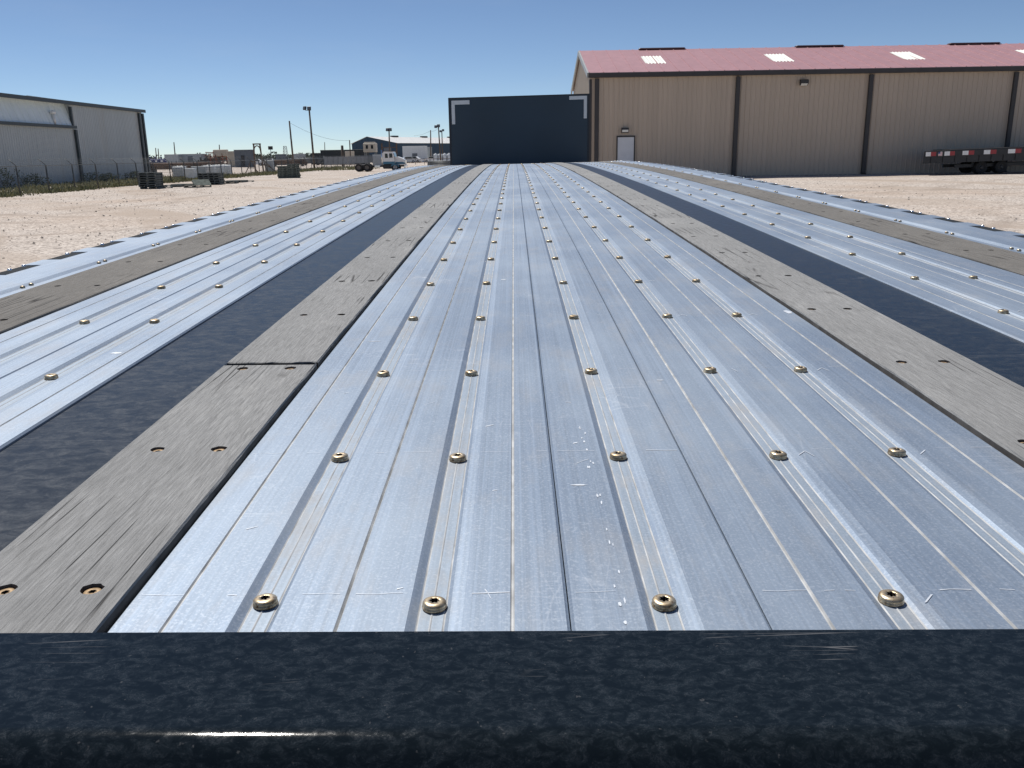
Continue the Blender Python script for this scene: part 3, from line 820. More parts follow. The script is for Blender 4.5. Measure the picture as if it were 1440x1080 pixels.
# ------------------------------------------------------------------ GREY WAREHOUSE (left)
WX=-36.6
Yend=88.0; Yj=73.8; Yst=44.0
zt=at(198.5,155.5,Yend).z; ze=at(98,177.5,Yj).z
root=thing('grey_warehouse','pale grey corrugated metal warehouse with dark trim and a white upper band','building',(WX,Yst,0))
def W_(x,y,z): return (x-WX,y-Yst,z)
mb=MB(); ribbed(mb,W_(WX,Yj,0)[:2],W_(WX,Yend,0)[:2],0,zt); ribbed(mb,W_(WX,Yst,0)[:2],W_(WX,Yj,0)[:2],0,ze)
mb.build('side_wall',M['grey_wall'],root)
mb=MB(); ribbed(mb,W_(WX,Yend,0)[:2],W_(WX-22,Yend,0)[:2],0,0,ztop=lambda t: zt+1.6*min(t*2,2-2*t)); mb.build('end_wall',M['grey_wall'],root); mb=MB(); ribbed(mb,W_(WX-22,Yst,0)[:2],W_(WX,Yst,0)[:2],0,ze-.05)
mb.build('end_wall',M['grey_wall'],root); mb=MB(); ribbed(mb,W_(WX-1.0,Yj,0)[:2],W_(WX,Yj,0)[:2],ze,0,ztop=lambda t: zt-.02); mb.build('end_wall',M['grey_wall'],root)
mb=MB(); SB=.45
roofsheet(mb,W_(WX+.10,Yst,ze),W_(WX+.10,Yj-.01,ze),W_(WX-SB,Yst,zt-.12),W_(WX-SB,Yj-.01,zt-.12),34,.035,.05)
lean=mb.build('upper_panel',M['pale_panel'],root)
mb=MB(); roofsheet(mb,W_(WX+.14,Yst,zt-.06),W_(WX+.14,Yend+.3,zt-.06),W_(WX-11,Yst,zt+1.5),W_(WX-11,Yend+.3,zt+1.5),66)
roofsheet(mb,W_(WX-22.3,Yend+.3,zt-.06),W_(WX-22.3,Yst,zt-.06),W_(WX-11,Yend+.3,zt+1.5),W_(WX-11,Yst,zt+1.5),66)
mb.build('roof',M['galv_roof'],root)
mb=MB()
mb.bar(W_(WX+.22,Yst,zt-.06),W_(WX+.22,Yend+.35,zt-.06),.16,.28)
mb.build('fascia',M['green_trim'],root)
mb=MB(); mb.bar(W_(WX+.22,Yst,ze-.08),W_(WX+.22,Yj+.25,ze-.08),.2,.22); mb.build('gutter',M['green_trim'],root)
mb=MB(); mb.bar(W_(WX+.06,Yj,ze+.05),W_(WX+.06,Yj,zt-.35),.2,.2); mb.build('corner_trim',M['green_trim'],root)
for y in (Yj+.3,Yend-.9,Yend-.1,52.5):
    mb=MB(); mb.bar(W_(WX+.12,y,.15),W_(WX+.12,y,(zt if y>Yj+1 else ze)-.28),.17,.3); mb.build('downspout',M['green_trim'],root)
q=at(77.5,176,66.8); mb=MB(); b=W_(WX+.05,71.0,ze-.02)
mb.tube([b,(b[0],b[1],b[2]+.95)],.12,14)
vp=mb.build('vent_pipe',M['pipe_white'],root)
mb=MB(); mb.lathe([(.0,.26),(.12,.23),(.22,.14),(.22,.02),(.12,-.03)],(b[0],b[1],b[2]+.90),16); mb.build('cap',M['white_paint'],vp)

# ------------------------------------------------------------------ FENCE along the yard
FX=-28.0
fence=thing('chain_link_fence','long chain link fence with slanted barbed wire arms beside the grey warehouse','fence',(FX,40,0))
fy0,fy1=40.0,133.0; FH=1.62
y=fy0; yp=[]
while y<=fy1: yp.append(y); y+=3.15
for i,y in enumerate(yp):
    mb=MB(); l=random.uniform(-.05,.05)
    mb.tube([(0,y-40,-.1),(l*.5,y-40,FH)],.042,6); mb.tube([(l*.5,y-40,FH-.02),(-.36,y-40,FH+.34)],.022,5)
    mb.build('post',M['post'],fence)
mb=MB(); mb.tube([(0,0,FH-.03),(0,fy1-40,FH-.03)],.024,6)
mb.build('top_rail',M['fence'],fence)
mb=MB()
for k in range(3):
    o=.1+.12*k
    mb.tube([(-o,0,FH+o*.9),(-o,fy1-40,FH+o*.9)],.006,3)
mb.build('barbed_wire',M['fence'],fence)
def diamonds(length,h,step,w):
    mb=MB(); n=int((length+h)/step)
    for i in range(n):
        for sgn in (1,-1):
            a0=i*step-(h if sgn>0 else 0); a1=a0+h
            z0,z1=(0,h) if sgn>0 else (h,0)
            c0=max(0,a0); c1=min(length,a1)
            if c1-c0<.05: continue
            q0=z0+(z1-z0)*(c0-a0)/h; q1=z0+(z1-z0)*(c1-a0)/h
            o=.004*sgn
            mb.add([(o,c0,q0+.04),(o,c0,q0+.04+w),(o,c1,q1+.04+w),(o,c1,q1+.04)],[(0,1,2,3)])
    return mb
diamonds(fy1-40,FH-.1,.085,.0065).build('wire_mesh',M['fence'],fence)
# screened fence farther on
a=gp(455,121); b=gp(526,150)
fs=thing('screened_fence','grey mesh screened fence behind the bobtail truck','fence',a,math.atan2(b.y-a.y,b.x-a.x))
Lf=(b-a).length
mb=MB(); 
k=int(Lf/3)
for i in range(k+1):
    o=MB(); o.tube([(Lf*i/k,0,0),(Lf*i/k,0,1.9)],.045,6); o.build('post',M['fence'],fs)
mb=MB()
for i in range(k*6):
    x0=Lf*i/(k*6); x1=Lf*(i+1)/(k*6); d=.03*math.sin(i*1.3)
    mb.box(x0,x1-.001,-.05+d,-.04+d,.75,1.8)
mb.build('screen',M['mesh_screen'],fs)
mb=MB(); mb.tube([(0,0,1.88),(Lf,0,1.88)],.025,6); mb.build('top_rail',M['fence'],fs)
d=diamonds(Lf,.75,.09,.008); d.v=[(y,x,z) for x,y,z in d.v]; d.build('wire_mesh',M['fence'],fs)

# ------------------------------------------------------------------ weeds
def blades(mb,cx,cy,r,h,n,mi=0,w=.05):
    for _ in range(n):
        a=random.uniform(0,6.28); q=r*math.sqrt(random.random()); x,y=cx+q*math.cos(a),cy+q*math.sin(a)
        hh=h*random.uniform(.4,1.1)*(1-.4*q/r); b=random.uniform(0,6.28); ww=w*random.uniform(.5,1.3); l=random.uniform(0,.5)*hh
        z=zg(x,y); dx,dy=math.cos(b)*ww,math.sin(b)*ww; ex,ey=math.cos(b+1.4)*l,math.sin(b+1.4)*l
        mb.add([(x-dx,y-dy,z),(x+dx,y+dy,z),(x+ex+dx*.6,y+ey+dy*.6,z+hh*.6),(x+ex*1.8,y+ey*1.8,z+hh),(x+ex-dx*.6,y+ey-dy*.6,z+hh*.6)],[(0,1,2,4),(4,2,3)],mi)
mb=MB()
for _ in range(900):
    y=random.uniform(42,90); x=random.uniform(-36.2,-27.6) 
    if random.random()<.35: x=random.uniform(-29.5,-27.5)
    blades(mb,x,y,random.uniform(.4,1.1),random.uniform(.15,.48),14)
for _ in range(420):
    y=random.uniform(84,133); x=FX+random.gauss(-.6,1.0); blades(mb,x,y,random.uniform(.5,1.2),random.uniform(.2,.6),12)
for _ in range(120):
    q=gp(random.uniform(455,530),random.uniform(120,150)); blades(mb,q.x-.5,q.y,.9,.6,10)
tag(mb.build('weeds',M['grass']),kind='stuff')
def bush(px,Y,w,h,label,off=0):
    q=gp(px,Y); q.x=min(q.x,-34.6+off)
    b=thing('bush',label,'bush',q,group='weedy bushes along the grey warehouse wall')
    mb=MB()
    for k in range(7):
        a=k*.9; mb.tube([(0,0,0),(math.cos(a)*w*.25,math.sin(a)*w*.25,h*.55)],[.02,.008],4)
    mb.build('stem',M['pole_wood'],b)
    mb=MB()
    for _ in range(520):
        a=random.uniform(0,6.28); t=random.random()**.6; e=random.uniform(0,1); cl=1+.35*math.sin(3*a+w*7)
        x=math.cos(a)*w*.5*t*cl; y=math.sin(a)*w*.5*t*cl; z=h*(.12+.88*e*(1-.45*t*t))
        s=random.uniform(.03,.09); n=Vector((random.uniform(-1,1),random.uniform(-1,1),random.uniform(-.3,1))).normalized(); u=n.orthogonal().normalized()*s; v=n.cross(u)*.6
        c=Vector((x,y,z)); mb.add([c-u,c+v,c+u,c-v],[(0,1,2,3)])
    mb.build('foliage',M['bush'],b)
for px,Y,w,h,l in ((2,62,2.6,1.5,'tall dark bush at the left picture edge by the warehouse wall'),(42,65,1.9,1.0,'dark low bush left of the downspout at the warehouse wall'),(128,74,2.6,.9,'wide low bush just right of the warehouse downspout'),(150,76,2.0,.8,'low green bush midway along the tall warehouse wall'),(184,80,1.6,.9,'small dark bush near the far corner of the warehouse')):
    bush(px,Y,w,h,l)

# ------------------------------------------------------------------ pallets
def pallet_mb(w=1.2,d=1.0,h=.145):
    mb=MB()
    for x in (-w/2+.05,0,w/2-.05): mb.box(x-.045,x+.045,-d/2,d/2,.026,h-.0365)
    for k in range(7):
        y=-d/2+d*k/6*.9; mb.box(-w/2,w/2,y,y+.095,h-.036,h)
    for k in range(3):
        y=-d/2+d*k/2*.9; mb.box(-w/2,w/2,y,y+.10,0,.0255)
    return mb
PM=[None,None,None]
pl_me=[pallet_mb().build('pallet',M[k]) for k in ('pallet','pallet_g','pallet_b')]
used=[False]*3
def pallet(loc,rz,kind,label,sc=(1,1,1),group=None,tilt=0):
    if not used[kind]: o=pl_me[kind]; used[kind]=True
    else: o=pl_me[kind].copy(); COL.objects.link(o)
    o.location=loc; o.rotation_euler=(tilt,0,rz); o.scale=sc
    tag(o,label,'pallet',group or 'dark pallets stacked along the fence')
    return o
def pstack(px,Y,n,kind,where,rz=0,sc=(1,1,1),hstep=.147):
    q=gp(px,Y)
    for i in range(n):
        pos='bottom' if i==0 else ('topmost' if i==n-1 else {1:'second lowest',2:'third lowest',3:'fourth lowest',4:'fifth lowest',5:'sixth lowest',6:'seventh lowest'}[i])
        pallet((q.x+random.uniform(-.04,.04),q.y+random.uniform(-.04,.04),q.z+i*hstep*sc[2]),rz+random.uniform(-.04,.04),kind,f'{pos} pallet in the {where}',sc)
pstack(207.5,56.5,7,0,'tall stack by the warehouse corner')
pstack(285.5,64,5,0,'left half of the double stack at the fence',sc=(.70,1,1.12))
pstack(300.5,64,5,0,'right half of the double stack at the fence',sc=(.70,1,1.12))
pstack(397.5,80,7,1,'left half of the low greenish pile',math.pi/2,sc=(1,.92,1.05))
pstack(411,80,8,1,'right half of the low greenish pile',math.pi/2,sc=(1,.88,1.05))
for (px,Y,kind,rz,lab,sc,t) in ((226,57.5,0,.3,'flat dark pallet lying right beside the tall stack',(.8,1,.6),0),(238,59.5,0,.1,'flat dark pallet on the ground left of the grey box',(1,1,1),0),(252,60.5,1,-.2,'flat greenish pallet lying between the two stacks',(1,1,1.2),0),
    (268,58.0,2,.15,'pale pallet lying in front of the double stack',(.95,1,1.1),0),(279,58.5,1,.5,'greenish tipped pallet in front of the double stack',(.9,1,1),.35),
    (316,66,0,.1,'flat dark pallet just right of the double stack',(1.2,1,1.3),0),(330,68,0,-.15,'flat dark pallet second right of the double stack',(1.1,1,1.2),0),(342,69,0,.2,'flat dark pallet farthest right on the ground row',(1,1,.7),0)):
    q=gp(px,Y); pallet((q.x,q.y,q.z+(.18 if t else 0)),rz,kind,lab,sc,'loose pallets lying along the fence',t)

# ------------------------------------------------------------------ totes and boxes behind the fence
def tote(px,Y,label,rz=0):
    q=gp(px,Y); t=thing('tote_tank',label,'tank',q,rz,'caged white totes behind the fence')
    mb=MB(); mb.bbox(-.55,.55,-.45,.45,.16,1.12,.06); mb.lathe([(.12,1.12),(.12,1.17),(0,1.18)],(0,0,0),12); mb.build('bottle',M['tote'],t)
    mb=MB()
    for k in range(6):
        x=-.58+1.16*k/5
        for y in (-.48,.48): mb.tube([(x,y,.12),(x,y,1.16)],.016,5)
    for k in range(5):
        z=.2+.24*k
        for y in (-.48,.48): mb.tube([(-.6,y,z),(.6,y,z)],.014,5)
        for x in (-.6,.6): mb.tube([(x,-.5,z),(x,.5,z)],.014,5)
    mb.build('cage',M['cage'],t)
    mb=MB(); mb.box(-.6,.6,-.5,.5,.10,.145); 
    for x in (-.5,0,.5): mb.box(x-.08,x+.08,-.5,.5,0,.099)
    mb.build('base',M['black_metal'],t)
for px,Y,l in ((250,86,'caged white tote leftmost in the row, apart from the others'),(292,92,'caged white tote right behind the dark double pallet stack'),(304,94,'caged white tote second from the right end of its row'),(314.5,96,'caged white tote at the right end of its row')): tote(px,Y,l)
def crate(px,Y,w,d,h,m,name,label,cat,rz=0,legs=False):
    q=gp(px,Y); t=thing(name,label,cat,q,rz)
    mb=MB(); mb.bbox(-w/2,w/2,-d/2,d/2,.12,h,.03); mb.build('body',m,t)
    mb=MB()
    for x in (-w/2+.1,w/2-.1): mb.box(x-.06,x+.06,-d/2,d/2,0,.119)
    mb.build('skid',M['black_metal'],t)
    return t
crate(265,80,.85,.9,1.0,M['tote'],'white_cabinet','plain white cabinet standing left of the dark double stack','cabinet')
crate(277,82,1.25,1.0,1.15,M['grey_box'],'grey_cabinet','pale grey cabinet with slanted lid behind the dark double stack','cabinet',.3)

# pipe rack line behind
q=gp(256,125); t=thing('pipe_rack','long low rack of dark pipes on the bare ground beyond the fence','pipe rack',q)
mb=MB()
for k in range(3):
    for i in range(4): mb.tube([(-5.2,i*.34,.55+k*.3),(5.4,i*.34,.55+k*.3)],.15,8)
mb.build('pipes',M['rusty'],t)
for x in (-4.5,-1.5,1.6,4.6):
    mb=MB(); mb.box(x-.1,x+.1,-.3,1.4,0,.4); mb.bar((x,-.3,.4),(x,-.3,1.5),.1); mb.bar((x,1.4,.4),(x,1.4,1.5),.1); mb.build('support',M['black_metal'],t)
# blue machinery on stands
for i,(px,lab) in enumerate(((211.5,'blue oilfield machine nearest the warehouse corner, on a grey stand'),(219.5,'blue oilfield machine in the middle of three on stands'),(227.5,'blue oilfield machine rightmost of three on stands'))):
    q=gp(px,165); t=thing('blue_machine',lab,'machine',q,0,'blue machines on stands beyond the fence')
    mb=MB(); mb.bbox(-.5,.5,-.4,.4,1.0,1.9,.12); mb.tube([(-.2,0,1.9),(-.2,0,2.25)],.16,8); mb.tube([(.5,0,1.4),(.72,0,1.4)],.2,8); mb.build('body',M['blue_gear'],t)
    mb=MB()
    for x in (-.4,.4):
        for y in (-.3,.3): mb.bar((x,y,0),(x,y,.999),.09)
    mb.build('stand',M['fence'],t)
    mb=MB(); mb.bbox(-.2,.2,-.47,-.401,1.35,1.65,.02); mb.build('cover',M['white_paint'],t)
# containers, low buildings
def container(px0,px1,pyt,Y,m,name,label,cat,d=2.4,doorm=None,rz=0):
    a=at(px0,pyt,Y);b=at(px1,pyt,Y); w=b.x-a.x; h=a.z
    q=Vector(((a.x+b.x)/2,Y,0)); t=thing(name,label,cat,q,rz)
    mb=MB(); ribbed(mb,(-w/2,0),(w/2,0),.1,h,.3,.04); ribbed(mb,(w/2,0),(w/2,d),.1,h,.3,.04); ribbed(mb,(w/2,d),(-w/2,d),.1,h,.3,.04); ribbed(mb,(-w/2,d),(-w/2,0),.1,h,.3,.04)
    mb.build('wall',m,t)
    mb=MB(); mb.bbox(-w/2-.06,w/2+.06,-.06,d+.06,h+.001,h+.12,.03); mb.box(-w/2,w/2,0.0,d,0,.099); mb.build('roof',m,t)
    if doorm:
        mb=MB(); mb.box(-w*.1,w*.12,-.09,-.045,.12,min(2.3,h-.2)); mb.build('door',doorm,t)
    return t,w,h
container(231,250,218,182,M['grey_box'],'storage_container','pale grey storage container at the left end of the distant row','container')
container(251,283,217.5,184,M['grey_box'],'site_office','long pale grey site office left of the red machinery','building',3,M['slate'])
container(319,328,213.5,182,M['beige'],'storage_container','narrow beige storage container beside the red machinery','container')
container(328.8,352,211.5,178,M['slate'],'storage_container','tall dark slate storage container right of the beige one','container',2.6,M['black_metal'])
# red machinery
q=gp(303,186); t=thing('drilling_skid','rusty red oilfield pump skid with pipes, left of the beige container','machine',q)
mb=MB(); mb.box(-2.9,2.6,-1,1,.5,.8)
for x in (-2.6,-1,.6,2.2): mb.box(x-.15,x+.15,-1,1,0,.499)
mb.build('skid_base',M['rusty'],t)
mb=MB()
for k in range(13):
    x=-2.5+k*.38+random.uniform(-.1,.1); z=random.uniform(1.8,3.3); mb.tube([(x,random.uniform(-.8,.8),.8),(x+random.uniform(-.2,.2),random.uniform(-.8,.8),z)],random.uniform(.06,.18),7)
for k in range(7):
    z=1.1+.33*k; mb.tube([(-2.6+random.random(),-.5+.15*k,z),(2.3-random.random(),-.5+.15*k,z+random.uniform(-.3,.3))],.09,7)
mb.build('piping',M['red_gear'],t)
mb=MB(); mb.bbox(-.3,2.5,-.6,.9,2.2,3.6,.1); mb.build('hopper',M['beige'],t)
mb=MB(); mb.tube([(-1.6,0,1.6),(.9,0,1.6)],.5,14); mb.build('drum',M['rusty'],t)
for px,sc,lab in ((286,1.0,'low dark equipment pile left of the red pump skid'),):
    q=gp(px,180); t=thing('equipment_pile',lab,'equipment',q)
    mb=MB()
    for k in range(12): mb.bar((random.uniform(-1.2,1.2),random.uniform(-.5,.5),random.uniform(.1,.6)),(random.uniform(-1.2,1.2),random.uniform(-.5,.5),random.uniform(1.4,2.6)),random.uniform(.12,.35))
    mb.build('frame',M['black_metal'],t); mb=MB(); mb.bbox(-1.3,1.3,-.6,.6,0,1.2,.06); mb.build('base',M['rusty'],t)
for (px,Y,m,lab,hh) in ((404,178,'rusty','long rack of rusty pipes between the leaning pole and the floodlight pole',3),(428,196,'fence','long rack of grey pipes just right of the floodlight pole foot',4)):
    q=gp(px,Y); t=thing('pipe_rack',lab,'pipe rack',q)
    mb=MB()
    for k in range(hh):
        for i in range(4): mb.tube([(-3.6+random.uniform(-.3,.3),i*.34,.55+k*.3),(3.5+random.uniform(-.3,.3),i*.34,.55+k*.3)],.15,8)
    mb.build('pipes',M[m],t)
    for x in (-2.8,0,2.8):
        mb=MB(); mb.box(x-.1,x+.1,-.3,1.4,0,.4); mb.bar((x,-.3,.4),(x,-.3,1.9),.1); mb.bar((x,1.4,.4),(x,1.4,1.9),.1); mb.build('support',M['black_metal'],t)
container(387,399,217.5,214,M['slate'],'storage_container','dark low container left of the leaning utility pole','container')
container(413,426,217,220,M['grey_box'],'storage_container','pale low container between the leaning pole and floodlight pole','container')
container(437,449,216,216,M['shed_dark'],'storage_container','black low container at the left end of the dark shed','container')
# arch gantry
q=gp(362.5,110); t=thing('arch_gantry','rusty steel arch frame standing on braced legs beyond the fence','gantry',q)
mb=MB(); ht=at(362,203.3,110).z
mb.bar((-.5,0,0),(-.42,0,ht),.15); mb.bar((.52,0,0),(.36,0,ht),.15); mb.build('leg',M['rusty'],t)
mb=MB(); mb.box(-.52,.46,-.12,.12,ht+.001,ht+.14)
for k in range(6):
    a=R(30*k);b=R(30*(k+1)); mb.bar((-.03-.4*math.cos(a),0,ht-.75+.62*math.sin(a)),(-.03-.4*math.cos(b),0,ht-.75+.62*math.sin(b)),.11)
mb.build('arch',M['rusty'],t)
mb=MB()
for (x0,z0,x1,z1) in ((-1.8,0,-1.0,1.5),(-.3,0,-1.0,1.5),(-1.5,.6,-.5,.6),(.5,1.6,1.9,.1),(.5,1.6,.9,0),(.7,1.0,1.5,.55),(-1.0,1.5,-.4,1.2)): mb.bar((x0,.3,z0),(x1,.3,z1),.09)
mb.build('brace',M['rusty'],t)
mb=MB(); mb.bbox(.55,1.6,.6,1.4,0,1.5,.05); mb.build('counterweight',M['grey_box'],t)
# far sign board
q=gp(381,200); t=thing('sign_board','small dark blank sign board on a thin pole','sign',q); zz=at(381,208,200).z
mb=MB(); mb.tube([(0,0,0),(0,0,zz-.4)],.06,6); mb.build('pole',M['fence'],t)
mb=MB(); mb.bbox(-.52,.52,-.05,.05,zz-.38,zz+.38,.02); mb.build('board',M['black_metal'],t)
# ------------------------------------------------------------------ poles and wires
def wpole(px,pyt,Y,label,r=.13,tilt=0,name='utility_pole',arm=False):
    b=gp(px+tilt,Y); tp=at(px,pyt,Y); t=thing(name,label,'pole',b)
    d=tp-b; mb=MB(); mb.tube([(0,0,-.2),d*.5,d],[r,r*.9,r*.75],10); mb.build('shaft',M['pole_wood'],t)
    if arm:
        mb=MB(); mb.bar(d+Vector((-.8,0,-.5)),d+Vector((.8,0,-.5)),.1); mb.build('cross_arm',M['pole_wood'],t)
    return t,d,tp
t1,d1,top1=wpole(406.8,170,150,'leaning wooden utility pole left of the twin floodlight pole',.16,5)
mb=MB(); mb.box(-.12,.12,-.2,-.1,0,.4); o=mb.build('meter_box',M['fence'],t1); o.location=d1*.62
wpole(491.5,197,190,'short wooden utility pole in front of the blue warehouse gable',.14,1)
wpole(481,204.5,150,'thick short post behind the screened fence',.28,.6,'timber_post')
wpole(218.8,208,300,'thin distant utility pole left of the twin one by the warehouse',.18)
wpole(222.3,209,300,'thin distant utility pole right of its twin by the warehouse',.18)
wpole(244.5,200,300,'distant utility pole above the pale grey container',.2,1.2)
wpole(308.3,203.5,300,'distant utility pole above the red pump skid',.2)
wpole(456.5,200,330,'thin far utility pole above the dark shed',.16)
wpole(605.5,183,230,'plain wooden utility pole left of the near floodlight pole by the headboard',.18)
def flood(px,pyt,Y,label,heads,tilt=0,r=.14,s=1):
    t,d,tp=wpole(px,pyt,Y,label,r,tilt,'floodlight_pole')
    mb=MB(); mb.bar(d+Vector((-.75*s,0,-.12)),d+Vector((.3*s,0,-.12)),.08*s); mb.build('bracket',M['black_metal'],t)
    for (dx,dz,rx) in heads:
        h=MB(); h.bbox(-.36*s,.36*s,-.17*s,.17*s,-.34*s,.34*s,.06*s); o=h.build('lamp_head',M['black_metal'],t); o.location=d+Vector((dx*s,-.1,dz*s)); o.rotation_euler=(R(-15),0,rx)
        h=MB(); h.bbox(-.30*s,.30*s,-.185*s,-.171*s,-.28*s,.28*s,.005*s); h.build('lens',M['slate'],o)
    return t,d,tp
t2,d2,top2=flood(434.8,154,130,'tall floodlight pole with two lamp heads, left of the dark shed',[(-.82,.25,R(-35)),(.02,.2,0)],6,.15,.75)
flood(547,182,165,'floodlight pole standing in front of the blue warehouse',[(-.35,-.05,R(-20)),(.3,-.05,R(15))],.8,.15,.8)
flood(616.5,178,180,'near floodlight pole left of the headboard',[(-.65,.0,R(-20)),(.05,.2,0)],3,.15,.8)
flood(621.3,184,240,'far slim floodlight pole right beside the headboard',[(-.4,-.1,R(-20)),(.45,.2,R(20))],1,.16,.8)
def wire(a,b,sag,label,r=.02):
    pts=[Vector(a).lerp(Vector(b),i/12)-Vector((0,0,sag*4*(i/12)*(1-i/12))) for i in range(13)]
    mb=MB(); o=pts[0]; mb.tube([p-o for p in pts],r,4); w=mb.build('power_line',M['black_metal']); w.location=o
    tag(w,label,'cable','overhead cables')
wire(at(407.3,172.5,150),at(491.5,197.5,190),.9,'sagging cable from the leaning pole to the blue warehouse pole')
wire(at(582,191,235),at(605.5,184,230),.25,'short cable left of the plain pole by the headboard')
wire(at(605.5,184,230),at(616.5,180,180),.3,'short cable between the plain pole and the floodlight pole')
# lattice mast
q=gp(401.5,330); t=thing('lattice_mast','far small steel lattice mast behind the leaning pole','mast',q); hh=at(401,205.5,330).z
mb=MB()
for sx,sy in ((-1,-1),(1,-1),(1,1),(-1,1)): mb.bar((sx*.9,sy*.9,0),(sx*.45,sy*.45,hh),.12)
for k in range(6):
    z0=hh*k/6;z1=hh*(k+1)/6; w0=.9-.45*k/6;w1=.9-.45*(k+1)/6
    for s in (-1,1): mb.bar((-s*w0,-w0,z0),(s*w1,-w1,z1),.07)
    mb.bar((-w1,-w1,z1),(w1,-w1,z1),.09)
mb.build('frame',M['fence'],t)

# ------------------------------------------------------------------ sheds and blue warehouse
container(450.5,513,211.8,200,M['shed_dark'],'dark_shed','long low dark shed behind the screened fence','shed',6)
a=at(485.5,215,199.6); crate((485.5+498)/2,196,2.0,.5,2.9,M['beige'],'beige_cabinet','beige cabinet standing in front of the dark shed','cabinet')
P0=at(494.5,200.3,268); P1=at(564,201.2,262); PK=at(518,193.6,266)
gd=Vector((P1.x-P0.x,P1.y-P0.y)); gw=gd.length; ang=math.atan2(gd.y,gd.x); eh=P1.z; rh=PK.z+.3
t=thing('blue_warehouse','long dark blue warehouse with bright white roof on the horizon','building',(P0.x,P0.y,0),ang-.14)
LN=95; pkx=gw*.36
mb=MB(); ribbed(mb,(0,0),(gw,0),0,0,.6,.06,ztop=lambda s: eh+(rh-eh)*(s/.36 if s<.36 else (1-s)/.64)-.03); ribbed(mb,(gw,0),(gw,LN),0,eh,.6,.06); ribbed(mb,(gw,LN),(0,LN),0,eh,.6,.06); ribbed(mb,(0,LN),(0,0),0,eh,.6,.06)
mb.build('wall',M['teal_wall'],t)
mb=MB(); roofsheet(mb,(gw+.4,-.3,eh),(gw+.4,LN+.3,eh),(pkx,-.3,rh),(pkx,LN+.3,rh),40,.05,.1); roofsheet(mb,(-.4,LN+.3,eh),(-.4,-.3,eh),(pkx,LN+.3,rh),(pkx,-.3,rh),40,.05,.1); rf=mb.build('roof',M['white_roof'],t)
for k in range(5):
    mb=MB(); y=12+16*k; mb.bbox(pkx-.5,pkx+.5,y,y+3,rh-.1,rh+.4,.05); mb.build('ridge_vent',M['black_metal'],rf)
mb=MB(); mb.box(gw*.72,gw*.88,-.12,-.07,0,4.2); mb.build('door',M['slate'],t)
# lower annex with white lean roof
container(566,599,206.3,232,M['tote'],'white_container','white flat roofed container office among parked cars, before the blue warehouse','container',3,M['slate'])
container(599.5,606,207.5,236,M['grey_box'],'storage_container','small grey container right of the white office, before the blue warehouse','container')
# control cabin
q=gp(521.5,150); t=thing('control_cabin','cream control cabin with two dark windows raised on a steel stand','cabin',q)
zb=at(520,214,150).z; zt_=at(520,201.2,150).z
mb=MB(); mb.bbox(-1.08,1.02,-1,1,zb,zt_,.08); mb.bbox(-.9,.8,-.8,.8,zt_+.001,zt_+.16,.03); cb=mb.build('cabin',M['beige'],t)
for x in (-.45,.42):
    mb=MB(); mb.bbox(x-.2,x+.2,-1.03,-1.001,zb+.55,zb+1.15,.01); mb.build('window',M['glass'],cb)
mb=MB()
for x in (-.9,.85):
    for y in (-.85,.85): mb.bar((x,y,0),(x,y,zb-.001),.14)
mb.bar((-.9,-.85,.1),(.85,-.85,zb-.2),.08); mb.bar((.85,-.85,.1),(-.9,-.85,zb-.2),.08)
mb.build('stand',M['fence'],t)
crate(532.5,147,1.9,1.6,2.0,M['grey_box'],'grey_tank','square grey tank beside the cream control cabin, behind the truck','tank')
# pipe frame rack
q=gp(542,175); t=thing('steel_rack','tall open steel rack standing right of the cream control cabin','rack',q)
mb=MB()
for x in (-.7,2.2): mb.bar((x,0,0),(x,0,4.2),.14); mb.bar((x,1,0),(x,1,4.2),.14)
for z in (1.2,2.6,3.4): mb.bar((-.7,0,z),(2.2,0,z),.12); mb.bar((-.7,1,z),(2.2,1,z),.12)
mb.build('frame',M['rusty'],t)
# ------------------------------------------------------------------ cars
def car(px,Y,label,m,rz=0):
    t=thing('parked_car',label,'car',gp(px,Y),rz,'cars parked before the blue warehouse')
    mb=MB(); mb.prism([(-2.1,.35),(-2.15,.8),(-1.9,.95),(-1.1,1.0),(-.6,1.5),(.9,1.52),(1.5,1.02),(2.1,.9),(2.15,.4),(1.9,.3),(-1.9,.3)],-.85,.85,'y'); b=mb.build('body',m,t,fixn=True)
    mb=MB(); mb.prism([(-.98,1.03),(-.55,1.44),(.85,1.46),(1.32,1.04)],-.862,.862,'y'); mb.build('window',M['glass'],b,fixn=True)
    for x in (-1.35,1.35):
        for y in (-.8,.8): wheel_parts(t,(x,y,.33),.33,.2,'y')
    return t
car(572,215,'silver parked car leftmost before the white container office',M['silver'],.3)
car(581,218,'white parked car in the middle before the white container office',M['white_paint'],-.2)
car(607,222,'white parked car rightmost, near the headboard edge',M['white_paint'],.1)
car(357.5,205,'white parked car behind the arch gantry',M['white_paint'],.1)
car(377,208,'white parked car under the small sign board',M['white_paint'],0)
